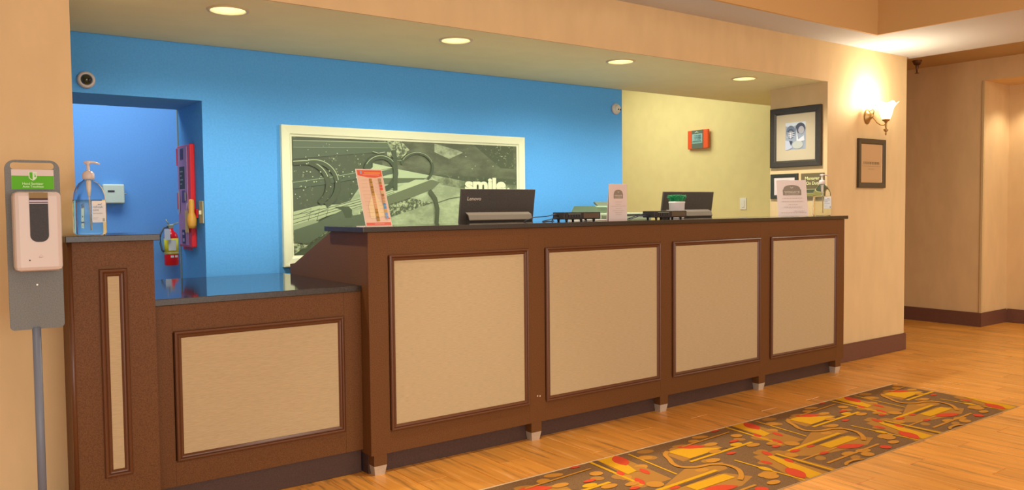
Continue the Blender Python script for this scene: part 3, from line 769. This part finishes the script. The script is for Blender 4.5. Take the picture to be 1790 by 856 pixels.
for a0, a1, z0, z1 in ((-125, -62, .115, .195), (-110, -85, .062, .078), (-75, -45, .062, .078)):
    n = 8; ra = [math.radians(a0+(a1-a0)*k/n) for k in range(n+1)]
    lo_ = [bm.verts.new((.0508*math.cos(q), .0508*math.sin(q), z0)) for q in ra]; hi_ = [bm.verts.new((.0508*math.cos(q), .0508*math.sin(q), z1)) for q in ra]
    for k in range(n): bm.faces.new((lo_[k], lo_[k+1], hi_[k+1], hi_[k]))
obj('instruction_label', bm, mat('ext_label', 'E2E0C8', .5), ex, fix=False)
bm = newbm(); box(bm, -.018, .018, -.014, .014, .278, .305, bev=.003); tube(bm, [(-.03, -.005, .30), (.01, -.005, .305), (.052, -.01, .322)], .005, 6); tube(bm, [(-.012, -.004, .305), (-.035, -.004, .345)], .004, 6)
obj('valve_handle', bm, mat('brass_valve', 'B8B48A', .35, metal=.5), ex)
bm = newbm(); tube(bm, [(-.015, 0, .29), (-.05, -.005, .285), (-.075, -.008, .24), (-.078, -.01, .17), (-.068, -.01, .12), (-.056, -.01, .105)], .0075, 8); obj('hose', bm, mat('hose_grey', '5A6268', .5), ex)
bm = newbm(); box(bm, -.06, -.02, -.060, -.057, .195, .275); o = obj('tag', bm, mat('tag_white', 'D8DAD0', .5), ex); tag(o, 'white inspection tag')
bm = newbm(); tube(bm, [(.0515*math.cos(a_), .0515*math.sin(a_), .095) for a_ in [2*PI*k/24 for k in range(24)]], .003, 6, closed=True); box(bm, -.02, .02, .045, .084, .085, .125); obj('bracket', bm, M_STEEL, ex)

# ================================================================== DOME CAMERAS
t = thing('dome_camera', 'white-ringed dome camera with a dark bubble on the blue wall, above the passage', 'security camera', (-.896, YB, 1.897))
bm = newbm(); lathe(bm, [(.043, 0), (.043, -.014), (.038, -.024), (.029, -.027), (.027, -.020), (0, -.020)], 0, 0, 32, axis='y'); obj('ring', bm, M_WHITE, t)
bm = newbm(); lathe(bm, [(.028*math.cos(k*PI/16), -.020-.026*math.sin(k*PI/16)) for k in range(9)], 0, 0, 28, axis='y'); obj('bubble', bm, mat('smoked_dome', '3C3B22', .08, coat=.5), t)
bm = newbm(); lathe(bm, [(.010, -.036), (.010, -.046), (0, -.047)], .010, 0, 16, axis='y', cz=-.003); obj('lens', bm, M_CHAR, t)
t = thing('dome_camera', 'white eyeball camera on the blue wall beside the yellow wall edge', 'security camera', (2.838, YB, 1.985))
bm = newbm(); lathe(bm, [(.043, 0), (.043, -.012), (.038, -.022), (.030, -.026), (0, -.026)], 0, 0, 32, axis='y'); obj('ring', bm, M_WHITE, t)
bm = newbm(); lathe(bm, [(.031*math.cos(k*PI/16), -.022-.028*math.sin(k*PI/16)) for k in range(9)], 0, 0, 28, axis='y'); obj('eyeball', bm, mat('camera_ball', 'D9D6C4', .3), t)
bm = newbm(); lathe(bm, [(.0065, -.040), (.0065, -.0505), (0, -.0505)], .010, 0, 14, axis='y', cz=-.009); lathe(bm, [(.005, -.040), (.005, -.0505), (0, -.0505)], -.010, 0, 14, axis='y', cz=-.007)
obj('lens', bm, M_CHAR, t)

# ================================================================== DOWNLIGHTS
DLAB = ['recessed downlight in the soffit, leftmost, nearest the passage', 'recessed downlight in the soffit, above the bench picture',
        'recessed downlight in the soffit, above the right end of the blue wall', 'recessed downlight in the soffit, rightmost, nearest the helmet photo']
M_REF = mat('reflector', 'DAD9A6', .3, spec=.6)
M_LAMP = mat('lamp_glow', 'FFFFFF', .5, emit='FFF8E0', estr=9)
for k, (x, y) in enumerate(DL):
    t = thing('downlight', DLAB[k], 'ceiling light', (x, y, ZS), 0, 'round soffit downlights')
    bm = newbm(); lathe(bm, [(.076, .004), (.0765, -.004), (.086, -.006), (.094, -.002), (.094, .0)], 0, 0, 36)
    bm.free(); bm = newbm()
    seg = 36; prof = [(.094, -.0005), (.092, -.005), (.083, -.007), (.0765, -.004), (.0765, .004)]
    rings = [[bm.verts.new((r_*math.cos(2*PI*q/seg), r_*math.sin(2*PI*q/seg), h)) for q in range(seg)] for r_, h in prof]
    for a_, b_ in zip(rings, rings[1:]):
        for q in range(seg): bm.faces.new((a_[q], a_[(q+1) % seg], b_[(q+1) % seg], b_[q])).smooth = True
    obj('trim_ring', bm, mat('trim_ring', 'C8B890', .4), t)
    bm = newbm(); prof = [(.0775, .000), (.074, .03), (.066, .07), (.055, .11), (.0, .112)]
    lathe(bm, prof, 0, 0, 36); 
    for f in [f for f in bm.faces if len(f.verts) > 4 and abs(f.calc_center_median().z) < .001]: bm.faces.remove(f)
    for f in bm.faces: f.normal_flip()
    obj('reflector', bm, M_REF, t, fix=False)
    bm = newbm(); lathe(bm, [(0, .030), (.030, .032), (.042, .045), (.036, .070), (.02, .108), (0, .108)], 0, 0, 20); obj('lamp', bm, M_LAMP, t)
    s = spot('downlight_lamp', (x, y, ZS-.012), 52, (1, .95, .82), 165, .035, .8)

# sprinkler
t = thing('sprinkler', 'small bronze sprinkler head hanging from the corridor ceiling', 'sprinkler', (6.36, .80, 2.62))
bm = newbm(); lathe(bm, [(.045, 0), (.043, -.006), (.030, -.04), (.028, -.012), (0, -.012)], 0, 0, 20); obj('escutcheon', bm, mat('bronze', '6E5034', .4, metal=.4), t)
bm = newbm(); lathe(bm, [(.012, -.01), (.016, -.06), (.010, -.085), (.006, -.12), (0, -.12)], 0, 0, 14); tube(bm, [(-.022, 0, -.02), (-.022, 0, -.065), (0, 0, -.1)], .004, 6); tube(bm, [(.022, 0, -.02), (.022, 0, -.065), (0, 0, -.1)], .004, 6); lathe(bm, [(.018, -.12), (.018, -.124), (0, -.124)], 0, 0, 14)
obj('nozzle', bm, MATS['bronze'], t)

# ================================================================== SCONCE
t = thing('wall_sconce', 'brass wall sconce with one frosted tulip glass shade, above the narrow notice', 'wall lamp', (4.45, YW, 1.90))
M_BRASS = mat('antique_brass', 'A88A56', .3, metal=.7)
bm = newbm(); lathe(bm, [(.045, 0), (.045, -.008), (.036, -.016), (.024, -.022), (.016, -.04), (.010, -.052), (0, -.054)], 0, 0, 28, axis='y', cz=.01, sy=1.35); obj('backplate', bm, M_BRASS, t)
bm = newbm(); tube(bm, [(0, -.04, .005), (0, -.06, -.012), (0, -.085, -.045), (0, -.115, -.065), (0, -.140, -.068), (0, -.158, -.064)], .0045, 10)
tube(bm, [(0, -.03, .05), (0, -.05, .062), (0, -.06, .045), (0, -.052, .02)], .004, 8); obj('arm', bm, M_BRASS, t)
bm = newbm(); lathe(bm, [(0, -.150), (.004, -.147), (.007, -.135), (.003, -.125), (.012, -.118), (.020, -.105), (.006, -.098), (.008, -.08), (.007, -.06), (.012, -.045), (.026, -.036), (.030, -.028), (.024, -.022), (0, -.022)], 0, -.158, 20); obj('cup_finial', bm, M_BRASS, t)
bm = newbm(); seg = 48; prof = [(.030, -.024), (.040, .0), (.047, .03), (.055, .06), (.068, .083), (.086, .098)]
M_SH = mat('frosted_glass', 'FFF4E4', .5, emit='FFF0DC', estr=1.6, trans=.0)
rings = []
for i, (r_, h) in enumerate(prof):
    am = [0, 0, .0, .01, .035, .08][i]
    rings.append([bm.verts.new((r_*(1+am*math.cos(6*2*PI*q/seg))*math.cos(2*PI*q/seg), -.158+r_*(1+am*math.cos(6*2*PI*q/seg))*math.sin(2*PI*q/seg), h+.008*(i == 5)*math.cos(6*2*PI*q/seg))) for q in range(seg)])
for a_, b_ in zip(rings, rings[1:]):
    for q in range(seg): bm.faces.new((a_[q], a_[(q+1) % seg], b_[(q+1) % seg], b_[q])).smooth = True
sh = obj('shade', bm, M_SH, t); md = sh.modifiers.new('s', 'SOLIDIFY'); md.thickness = .003
bm = newbm(); lathe(bm, [(0, .0), (.012, .004), (.016, .03), (.022, .05), (.016, .072), (0, .078)], 0, -.158, 16); obj('bulb', bm, mat('bulb_glow', 'FFFFFF', .5, emit='FFE9C4', estr=12), t)
point('sconce_lamp', (4.45, YW-.150, 2.035), 15, (1, .90, .70), .035)

# ================================================================== SANITIZER STAND
st = thing('sanitizer_stand', 'grey floor stand with a white touchless hand sanitizer dispenser and a green sign', 'sanitizer stand', (0, -.15, 0))
def rrect(x0, x1, z0, z1, r, n=6, rb=None):
    rb = r if rb is None else rb; o = []
    for cx, cz, a, rr in ((x1-r, z1-r, 0, r), (x0+r, z1-r, 90, r), (x0+rb, z0+rb, 180, rb), (x1-rb, z0+rb, 270, rb)):
        for k in range(n+1): q = math.radians(a+90*k/n); o.append((cx+rr*math.cos(q), cz+rr*math.sin(q)))
    return o
px0, px1, pz0, pz1 = -1.399, -1.237, .824, 1.397
bm = newbm()   # plate with handle opening, tapering slightly to the foot
outer = rrect(px0, px1, pz0, pz1, .030, rb=.014); inner = rrect(px0+.017, px1-.017, 1.372, 1.388, .007)
inner = [(x, z) for x, z in rrect(px0+.016, px1-.016, 1.366, 1.389, .011)]
def two(yv):
    es = []
    for L_ in (outer, inner):
        vs = [bm.verts.new((x, yv, z)) for x, z in L_]; es += [bm.edges.new((vs[i], vs[(i+1) % len(vs)])) for i in range(len(vs))]
    return es
e1 = two(0); g = bmesh.ops.triangle_fill(bm, edges=e1)
fs = [f for f in bm.faces]
ex_ = bmesh.ops.extrude_face_region(bm, geom=fs)
for v in [v for v in ex_['geom'] if isinstance(v, bmesh.types.BMVert)]: v.co.y += .008
obj('back_plate', bm, M_GREY, st)
sg = bxo('sign', M_PAPER, st, -1.3805, -1.2555, -.003, .0, 1.2985, 1.3655, bev=.0008)
P = Print(-.0031)
P.rect(-1.3800, 1.2990, -1.2560, 1.3445, '57B000')
P.poly([(-1.330, 1.358), (-1.306, 1.358), (-1.306, 1.338), (-1.312, 1.331), (-1.318, 1.328), (-1.324, 1.331), (-1.330, 1.338)], 'D8E8C8')
P.poly([(-1.3275, 1.356), (-1.3185, 1.356), (-1.3185, 1.331), (-1.3235, 1.334), (-1.3275, 1.339)], '57B000')
P.rect(-1.315, 1.349, -1.309, 1.351, '57B000'); P.rect(-1.313, 1.340, -1.309, 1.346, '57B000')
P.text('Hand Sanitizer', -1.349, 1.3145, .0105, 'CFEFB0', width=.062, bold=.0002); P.text('Auto Touchless', -1.349, 1.3045, .0105, 'CFEFB0', width=.062, bold=.0002)
P.obj('sign_print', sg)
bm = newbm(); box(bm, -1.384, -1.246, -.085, -.0, 1.026, 1.289, bev=.014); d = obj('dispenser', bm, M_WHITE, st)
bm = newbm(); prism(bm, rrect(-1.340, -1.286, 1.123, 1.287, .014, rb=.022), 'y', -.0865, -.080); tag(obj('window', bm, mat('smoked_window', '2C2423', .5, noise=.3, nscale=400), d), 'dark oval level window')
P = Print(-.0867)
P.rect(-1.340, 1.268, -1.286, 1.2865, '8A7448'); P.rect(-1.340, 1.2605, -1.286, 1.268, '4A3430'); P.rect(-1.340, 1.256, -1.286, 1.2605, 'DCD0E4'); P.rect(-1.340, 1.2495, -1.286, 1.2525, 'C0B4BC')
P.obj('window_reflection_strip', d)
P = Print(-.0852)
_s = Print(-.0852); _s.ell(-1.344, 1.063, .0025, .0025, '3A2422', 10); _s.obj('sensor_dot', d); P.stroke([(-1.318, 1.071), (-1.311, 1.081), (-1.304, 1.071)], .0008, 'B09A92'); P.stroke([(-1.317, 1.072), (-1.308, 1.072)], .0016, '8E7C76')
P.obj('sensor_mark', d)
bm = newbm(); tube(bm, [(-1.322, .004, .01), (-1.322, .004, .83)], .0135, 16); obj('pole', bm, mat('pole_grey', '6E7684', .4), st)
bm = newbm(); lathe(bm, [(0, 0), (.15, 0), (.15, .006), (.02, .012), (.018, .03), (0, .03)], -1.322, .004, 32, sx=1, sy=.85); obj('base', bm, M_GREY, st)
bm = newbm(); tube(bm, [(-1.316, -.003, .975), (-1.316, .001, .975)], .003, 10); obj('screw', bm, M_STEEL, st)

# ================================================================== PUMP BOTTLES
def bottle(loc, label, rot=0, s=1, band=True):
    t = thing('pump_bottle', label, 'bottle', loc, rot, 'large clear sanitizer pump bottles'); t.scale = (s, s, s)
    def body(w_, d_, prof):
        bm = newbm(); seg = 40; rings = []
        for k, z, e in prof:
            rg = []
            for q in range(seg):
                a_ = 2*PI*q/seg; c, sn = math.cos(a_), math.sin(a_)
                rg.append(bm.verts.new((w_*k*math.copysign(abs(c)**e, c), d_*k*math.copysign(abs(sn)**e, sn), z)))
            rings.append(rg)
        for a_, b_ in zip(rings, rings[1:]):
            for q in range(seg): bm.faces.new((a_[q], a_[(q+1) % seg], b_[(q+1) % seg], b_[q])).smooth = True
        bm.faces.new(rings[0][::-1]); bm.faces.new(rings[-1]); return bm
    prof = [(.90, 0, .5), (1, .008, .5), (1, .05, .5), (.975, .055, .5), (1, .06, .5), (1, .125, .55), (.985, .145, .6), (.93, .163, .7), (.82, .180, .8), (.62, .197, .95), (.36, .208, 1), (.30, .212, 1), (.30, .222, 1)]
    obj('bottle_body', body(.057, .040, prof), M_GLASS, t)
    prof2 = [(.90, .003, .5), (.96, .008, .5), (.96, .12, .55), (.95, .135, .6)]
    tag(obj('gel', body(.056, .039, prof2), M_GEL, t), 'clear gel filling two thirds of the bottle')
    bm = newbm(); lathe(bm, [(0, .213), (.019, .213), (.021, .217), (.021, .234), (.016, .242), (.009, .245), (.0055, .246), (.0055, .268), (.009, .272), (.009, .280), (0, .281)], 0, 0, 24); obj('pump', bm, M_WHITE, t)
    bm = newbm(); tube(bm, [(-.014, 0, .277), (.0, 0, .279), (.022, 0, .278), (.040, 0, .272)], [.005, .0055, .0045, .0035], 10); obj('nozzle', bm, M_WHITE, t)
    bm = newbm(); lathe(bm, [(0, .145), (.004, .147), (.008, .175), (.009, .212), (0, .212)], 0, 0, 16); tube(bm, [(0, 0, .15), (.004, 0, .02)], .003, 8); obj('dip_tube', bm, mat('tube_plastic', 'E8E0CC', .4), t)
    P = Print(-.0412)
    P.rect(.004, .048, .050, .130, 'DDE0E0'); P.rect(.004, .115, .050, .130, 'E8E4D8')
    P.text('refresh', .007, .103, .0125, '6A7F9C', width=.034); P.text('care', .007, .092, .0125, '6A7F9C', width=.020)
    P.text('hand sanitizer', .007, .081, .0068, '8C9298', width=.034)
    P.rect(.007, .066, .026, .067, 'A8ACB0'); P.rect(.007, .061, .022, .062, 'A8ACB0'); P.rect(.040, .052, .047, .064, 'A8AC98'); P.poly([(.022, .114), (.028, .120), (.032, .116), (.038, .122), (.036, .114)], '8AA0B8')
    P.obj('label', t)
    return t
bottle((-1.107, .10, 1.1335), 'clear pump bottle of hand gel on the end post cap, beside the sanitizer stand', -.05, .985)
bottle((3.79, .17, 1.14), 'clear pump bottle of hand gel at the far right end of the tall counter', -.75, 1.08)

# ================================================================== CARDS
def crest(P, cx, z, w_, h_, c='7A7064', tc='D8CCC2', dome=True):
    n = 14; pts = [(cx-w_/2, z), (cx+w_/2, z), (cx+w_/2, z+h_*.55)]
    if dome: pts += [(cx+w_/2*math.cos(PI*k/n)*(.92), z+h_*(.58+.42*math.sin(PI*k/n)**.8)) for k in range(0, n+1)]
    else: pts += [(cx+w_*.1, z+h_), (cx-w_*.1, z+h_)]
    pts += [(cx-w_/2, z+h_*.55)]
    P.poly(pts, c)
    P.text('WINGATE', cx-w_*.42, z+h_*.24, h_*.24, tc, width=w_*.84, bold=w_*.002); P.text('BY WYNDHAM', cx-w_*.38, z+h_*.08, h_*.12, tc, width=w_*.76)
    P.stroke([(cx-w_*.08, z+h_*.80), (cx, z+h_*.68), (cx+w_*.08, z+h_*.80)], w_*.03, tc)
# leaning rate card
t = thing('price_card', 'leaning orange-topped leaflet in a clear stand at the left end of the tall counter', 'leaflet', (.008, .028, H), rot=(math.radians(-20.5), 0, 0))
CWD, CHT = .134, .285
bxo('holder', mat('acrylic', 'E8D8C8', .2), t, 0, CWD, 0, .004, .001, CHT, bev=.0008)
P = Print(-.0003); w_ = CWD; h_ = CHT
P.rect(.003, .004, w_-.003, h_-.003, 'EBCDB2')
P.poly([(.005, h_-.006), (w_-.005, h_-.006), (w_-.005, h_-.036), (w_*.7, h_-.044), (w_*.4, h_-.042), (.005, h_-.032)], 'E8694A')
P.rect(.040, h_-.024, w_-.012, h_-.016, 'EE9A50'); P.rect(.018, h_-.026, .028, h_-.010, '9AB0C8'); P.rect(.03, h_-.031, w_-.02, h_-.029, 'F2C8B4')
P.rect(.005, .006, w_-.005, .020, 'E8705A'); P.rect(.045, .012, .095, .014, 'F4C8B8')
P.poly([(.03, .10), (.06, .16), (.075, .17), (.10, .11), (.118, .09), (.11, .05), (.03, .04)], 'F2DDAE')
xs = .058
for k in range(17): P.rect(xs, h_-.060-.0125*k, xs+.014, h_-.049-.0125*k, ['B88A38', 'A87E30', 'C89A48', '9E7A34'][k % 4] if k not in (7, 8, 9, 10, 11) else 'DDA878')
cc = ['B09A78', 'A88648', 'E8604A', 'E8604A', 'D8C088', 'A87848', 'C89868', 'C8A070', '5C9AD0', '5C9AD0', 'D0A860', '7CA8DC', '7CA8DC']
for k, c in enumerate(cc): P.rect(w_-.030, h_-.062-.0155*k, w_-.017, h_-.049-.0155*k, c)
for k in range(11):
    P.rect(.012, h_-.060-.018*k, .048, h_-.0590-.018*k, 'CDB19A'); P.rect(.078, h_-.060-.018*k, .100, h_-.0590-.018*k, 'CDB19A')
P.ell(w_-.018, .034, .005, .004, 'E0705A', 12)
P.obj('printed_sheet', t)
bxo('stand_foot', mat('acrylic', 'E8D8C8'), t, .0, CWD, .002, .0045, .0012, .02)
bm = newbm(); box(bm, .0, CWD, .0, .10, 0, .003); o = obj('stand_base', bm, MATS['acrylic'], t); o.rotation_euler = (math.radians(20.5), 0, 0)

# upright tent card
t = thing('tent_card', 'upright white hotel card between the two black network boxes', 'card', (1.577, .10, H), rot=(0, 0, 0))
bm = newbm(); box(bm, 0, .142, 0, .003, 0, .211); obj('front_leaf', bm, M_PAPER, t)
bm = newbm(); prism(bm, [(.003, .211), (.022, 0), (.024, 0), (.0035, .2115)], 'x', .0, .142); obj('rear_leaf', bm, M_PAPER, t)
P = Print(-.0002); crest(P, .072, .128, .074, .050, '8C8072', 'D8CCC2')
for z, a_, b_ in ((.107, .048, .100), (.094, .05, .092), (.083, .012, .13), (.070, .05, .095), (.058, .026, .116), (.046, .045, .10), (.036, .05, .095)): P.rect(a_, z, b_, z+.0016, 'B4A498')
P.obj('print', t)

# leaning welcome card at the right
t = thing('welcome_card', 'leaning white hotel card with a grey crest near the right end of the tall counter', 'card', (3.255, .165, H+.002), rot=(math.radians(-14), 0, 0))
t.rotation_euler = (Matrix.Rotation(-.72, 3, 'Z') @ Matrix.Rotation(math.radians(-15), 3, 'X')).to_euler()
bxo('holder', M_PAPER, t, 0, .205, 0, .004, .001, .262, bev=.0008)
P = Print(-.0003); crest(P, .104, .152, .126, .075, '85796A', 'CFC4B6')
for z, a_, b_ in ((.128, .035, .17), (.104, .03, .175), (.082, .075, .135), (.062, .04, .165), (.032, .11, .185), (.02, .02, .19)):
    x = a_
    while x < b_: wd = random.uniform(.006, .018); P.rect(x, z, min(x+wd, b_), z+.004, 'B4A89E'); x += wd+.004
P.obj('print', t)
bm = newbm(); prism(bm, [(.004, .0), (.004, .11), (.006, .11), (.055, .015)], 'x', .06, .145); obj('easel_leg', bm, M_PAPER, t)

# ================================================================== MONITORS
def monitor(loc, label, brand, rotz=0, wd=.54, ht=.335):
    t = thing('monitor', label, 'monitor', loc, rotz, 'black all-in-one monitors on the desk')
    # local: back of the screen faces -Y and leans back over the counter (top towards -Y)
    tilt = Matrix.Rotation(math.radians(9), 4, 'X')
    bm = newbm(); box(bm, 0, wd, 0, .014, .11, .11+ht, bev=.003); bmesh.ops.transform(bm, matrix=tilt, verts=bm.verts); obj('screen_back', bm, M_BLACK2, t)
    bm = newbm(); box(bm, .01, wd-.01, .0142, .0155, .12, .10+ht); bmesh.ops.transform(bm, matrix=tilt, verts=bm.verts); obj('display', bm, mat('screen_dark', '15161A', .1), t)
    # rear electronics bulge, upper face sloping
    bm = newbm()
    pr = [(0, .125), (-.045, .135), (-.045, .285), (-.030, .312), (0, .322)]
    prism(bm, pr, 'x', .045, wd-.045); bmesh.ops.transform(bm, matrix=tilt, verts=bm.verts); hs = obj('rear_housing', bm, M_BLACK, t)
    bm = newbm(); prism(bm, [(-.0455, .286), (-.0455, .290), (-.0304, .3165), (0, .3265), (0, .322), (-.0300, .3124)], 'x', .040, wd-.040); bmesh.ops.transform(bm, matrix=tilt, verts=bm.verts)
    tag(obj('vent_slope', bm, mat('slope_grey', '6B6052', .5), hs), 'lighter sloped top of the housing')
    bm = newbm(); box(bm, wd*.42, wd*.42+.004, -.0462, -.044, .13, .285); bmesh.ops.transform(bm, matrix=tilt, verts=bm.verts); obj('seam', bm, M_CHAR, hs)
    bm = newbm(); prism(bm, [(-.03, 0), (-.02, .16), (.01, .16), (.02, 0)], 'x', wd/2-.05, wd/2+.05); obj('stand', bm, M_BLACK, t)
    bxo('base', M_BLACK, t, wd/2-.12, wd/2+.12, -.10, .08, 0, .01, bev=.003)
    if brand:
        P = Print(-.0004); P.text('Lenovo', .043, .398, .029, 'C4B6A6', width=.098, bold=.0006, italic=.12)
        for v in P.bm.verts: v.co = tilt @ v.co
        tag(P.obj('logo', t), 'pale lettering on the back')
    return t
monitor((.905, .685, .873), 'black monitor back with pale lettering, in front of the bench picture', True, ht=.353)
monitor((2.555, .660, .873), 'black monitor back behind the white-potted plant', False, wd=.525, ht=.343)

# ================================================================== SMALL OBJECTS ON THE COUNTER
def netbox(loc, label, wd, cols):
    t = thing('network_box', label, 'network box', loc, 0, 'small black network boxes with cables')
    bxo('case', M_BLACK, t, 0, wd, 0, .10, .012, .052, bev=.003)
    bxo('front_port_plate', mat('port_bronze', '5E4A34', .4), t, wd*.52, wd*.96, -.002, .0005, .018, .046)
    for k in range(6): bxo('port', M_CHAR, t, .012+k*.020, .026+k*.020, -.0025, 0.001, .024, .038)
    bxo('status_strip', mat('led_strip', '8C9A7A', .4), t, .03, wd*.44, -.003, 0.0005, .041, .044)
    for fx in (.03, wd*.5, wd-.04):
        bm = newbm(); lathe(bm, [(0, 0), (.006, 0), (.009, .013), (0, .013)], fx, .015, 10); obj('foot', bm, M_CHAR, t)
        bm = newbm(); lathe(bm, [(0, 0), (.006, 0), (.009, .013), (0, .013)], fx, .085, 10); obj('foot', bm, M_CHAR, t)
    bm = newbm()
    for pts in cols: tube(bm, pts, .0028, 6)
    obj('cable', bm, mat('cable_dark', '2E3440', .5), t)
netbox((1.290, .16, H), 'black network box with cables curling left, left of the upright white card', .275,
       [[(.003, .05, .03), (-.02, .05, .042), (-.06, .08, .030), (-.12, .12, .026), (-.155, .14, .010), (-.16, .16, .0028)], [(.003, .04, .022), (-.03, .04, .020), (-.07, .06, .010), (-.075, .10, .0028), (-.03, .12, .0028), (.04, .14, .0028)],
        [(.0, .06, .036), (-.028, .06, .04), (-.030, .06, .02), (-.03, .07, .0028)]])
netbox((2.005, .155, H), 'black network box in front of the white plant pot', .290,
       [[(.003, .05, .03), (-.04, .06, .034), (-.08, .07, .018), (-.12, .08, .006), (-.2, .09, .0028)], [(.003, .04, .022), (-.05, .05, .022), (-.10, .06, .024), (-.16, .08, .0028)]])
pl = thing('potted_plant', 'small green faux grass plant in a white pot on the tall counter', 'plant', (2.375, .31, H))
bm = newbm(); lathe(bm, [(0, 0), (.043, 0), (.047, .004), (.051, .098), (.053, .100), (.053, .110), (.049, .110), (.048, .095), (0, .095)], 0, 0, 28); obj('pot', bm, mat('pot_white', 'DCD0CC', .4), pl)
bm = newbm()
for k in range(260):
    a_ = random.uniform(0, 2*PI); rr = .045*math.sqrt(random.random()); x, y = rr*math.cos(a_), rr*math.sin(a_)
    ln = random.uniform(.04, .058); sp = 1.35; q = Vector((math.cos(a_+1.57), math.sin(a_+1.57), 0))*.0022
    b0_ = Vector((x, y, .094)); m0 = Vector((x*1.2, y*1.2, .094+ln*.6)); t0 = Vector((x*sp+random.uniform(-.004, .004), y*sp, .094+ln))
    v = [bm.verts.new(p) for p in (b0_-q*.5, b0_+q*.5, m0+q, m0-q, t0+q*1.6, t0-q*1.6)]
    bm.faces.new((v[0], v[1], v[2], v[3])); bm.faces.new((v[3], v[2], v[4], v[5]))
    bmesh.ops.create_icosphere(bm, subdivisions=1, radius=.0032, matrix=Matrix.Translation(t0))
o = obj('foliage', bm, mat('grass_green', '1E8A52', .5, noise=.3, nscale=150), pl, fix=False); tag(o, kind='stuff')

pr = thing('printer', 'pale grey-green printer with an open paper tray behind the upright white card', 'printer', (2.10, .75, .873))
M_PR = mat('printer_grey', '9FAE92', .5); M_PR2 = mat('printer_dark', '6F7A64', .5)
bxo('body', M_PR, pr, 0, .50, 0, .33, .0, .305, bev=.01)
bm = newbm(); prism(bm, [(.03, .305), (.02, .345), (.05, .355), (.26, .355), (.30, .305)], 'x', .0, .20); obj('scanner_lid', bm, mat('printer_lid', '86A083', .5), pr)
bxo('control_panel', M_PR2, pr, .02, .20, -.004, .01, .27, .29, bev=.002)
bm = newbm(); prism(bm, [(.24, .305), (.35, .385), (.362, .378), (.27, .305)], 'x', .27, .44); obj('paper_tray', bm, M_PR2, pr)
bxo('output_slot', M_CHAR, pr, .22, .48, -.002, .01, .285, .295)

papers = bxo('paper_stack', M_PAPER, None, 1.50, 1.80, .24, .37, H, H+.004); tag(papers, 'flat white papers lying on the tall counter behind the upright card', 'papers')
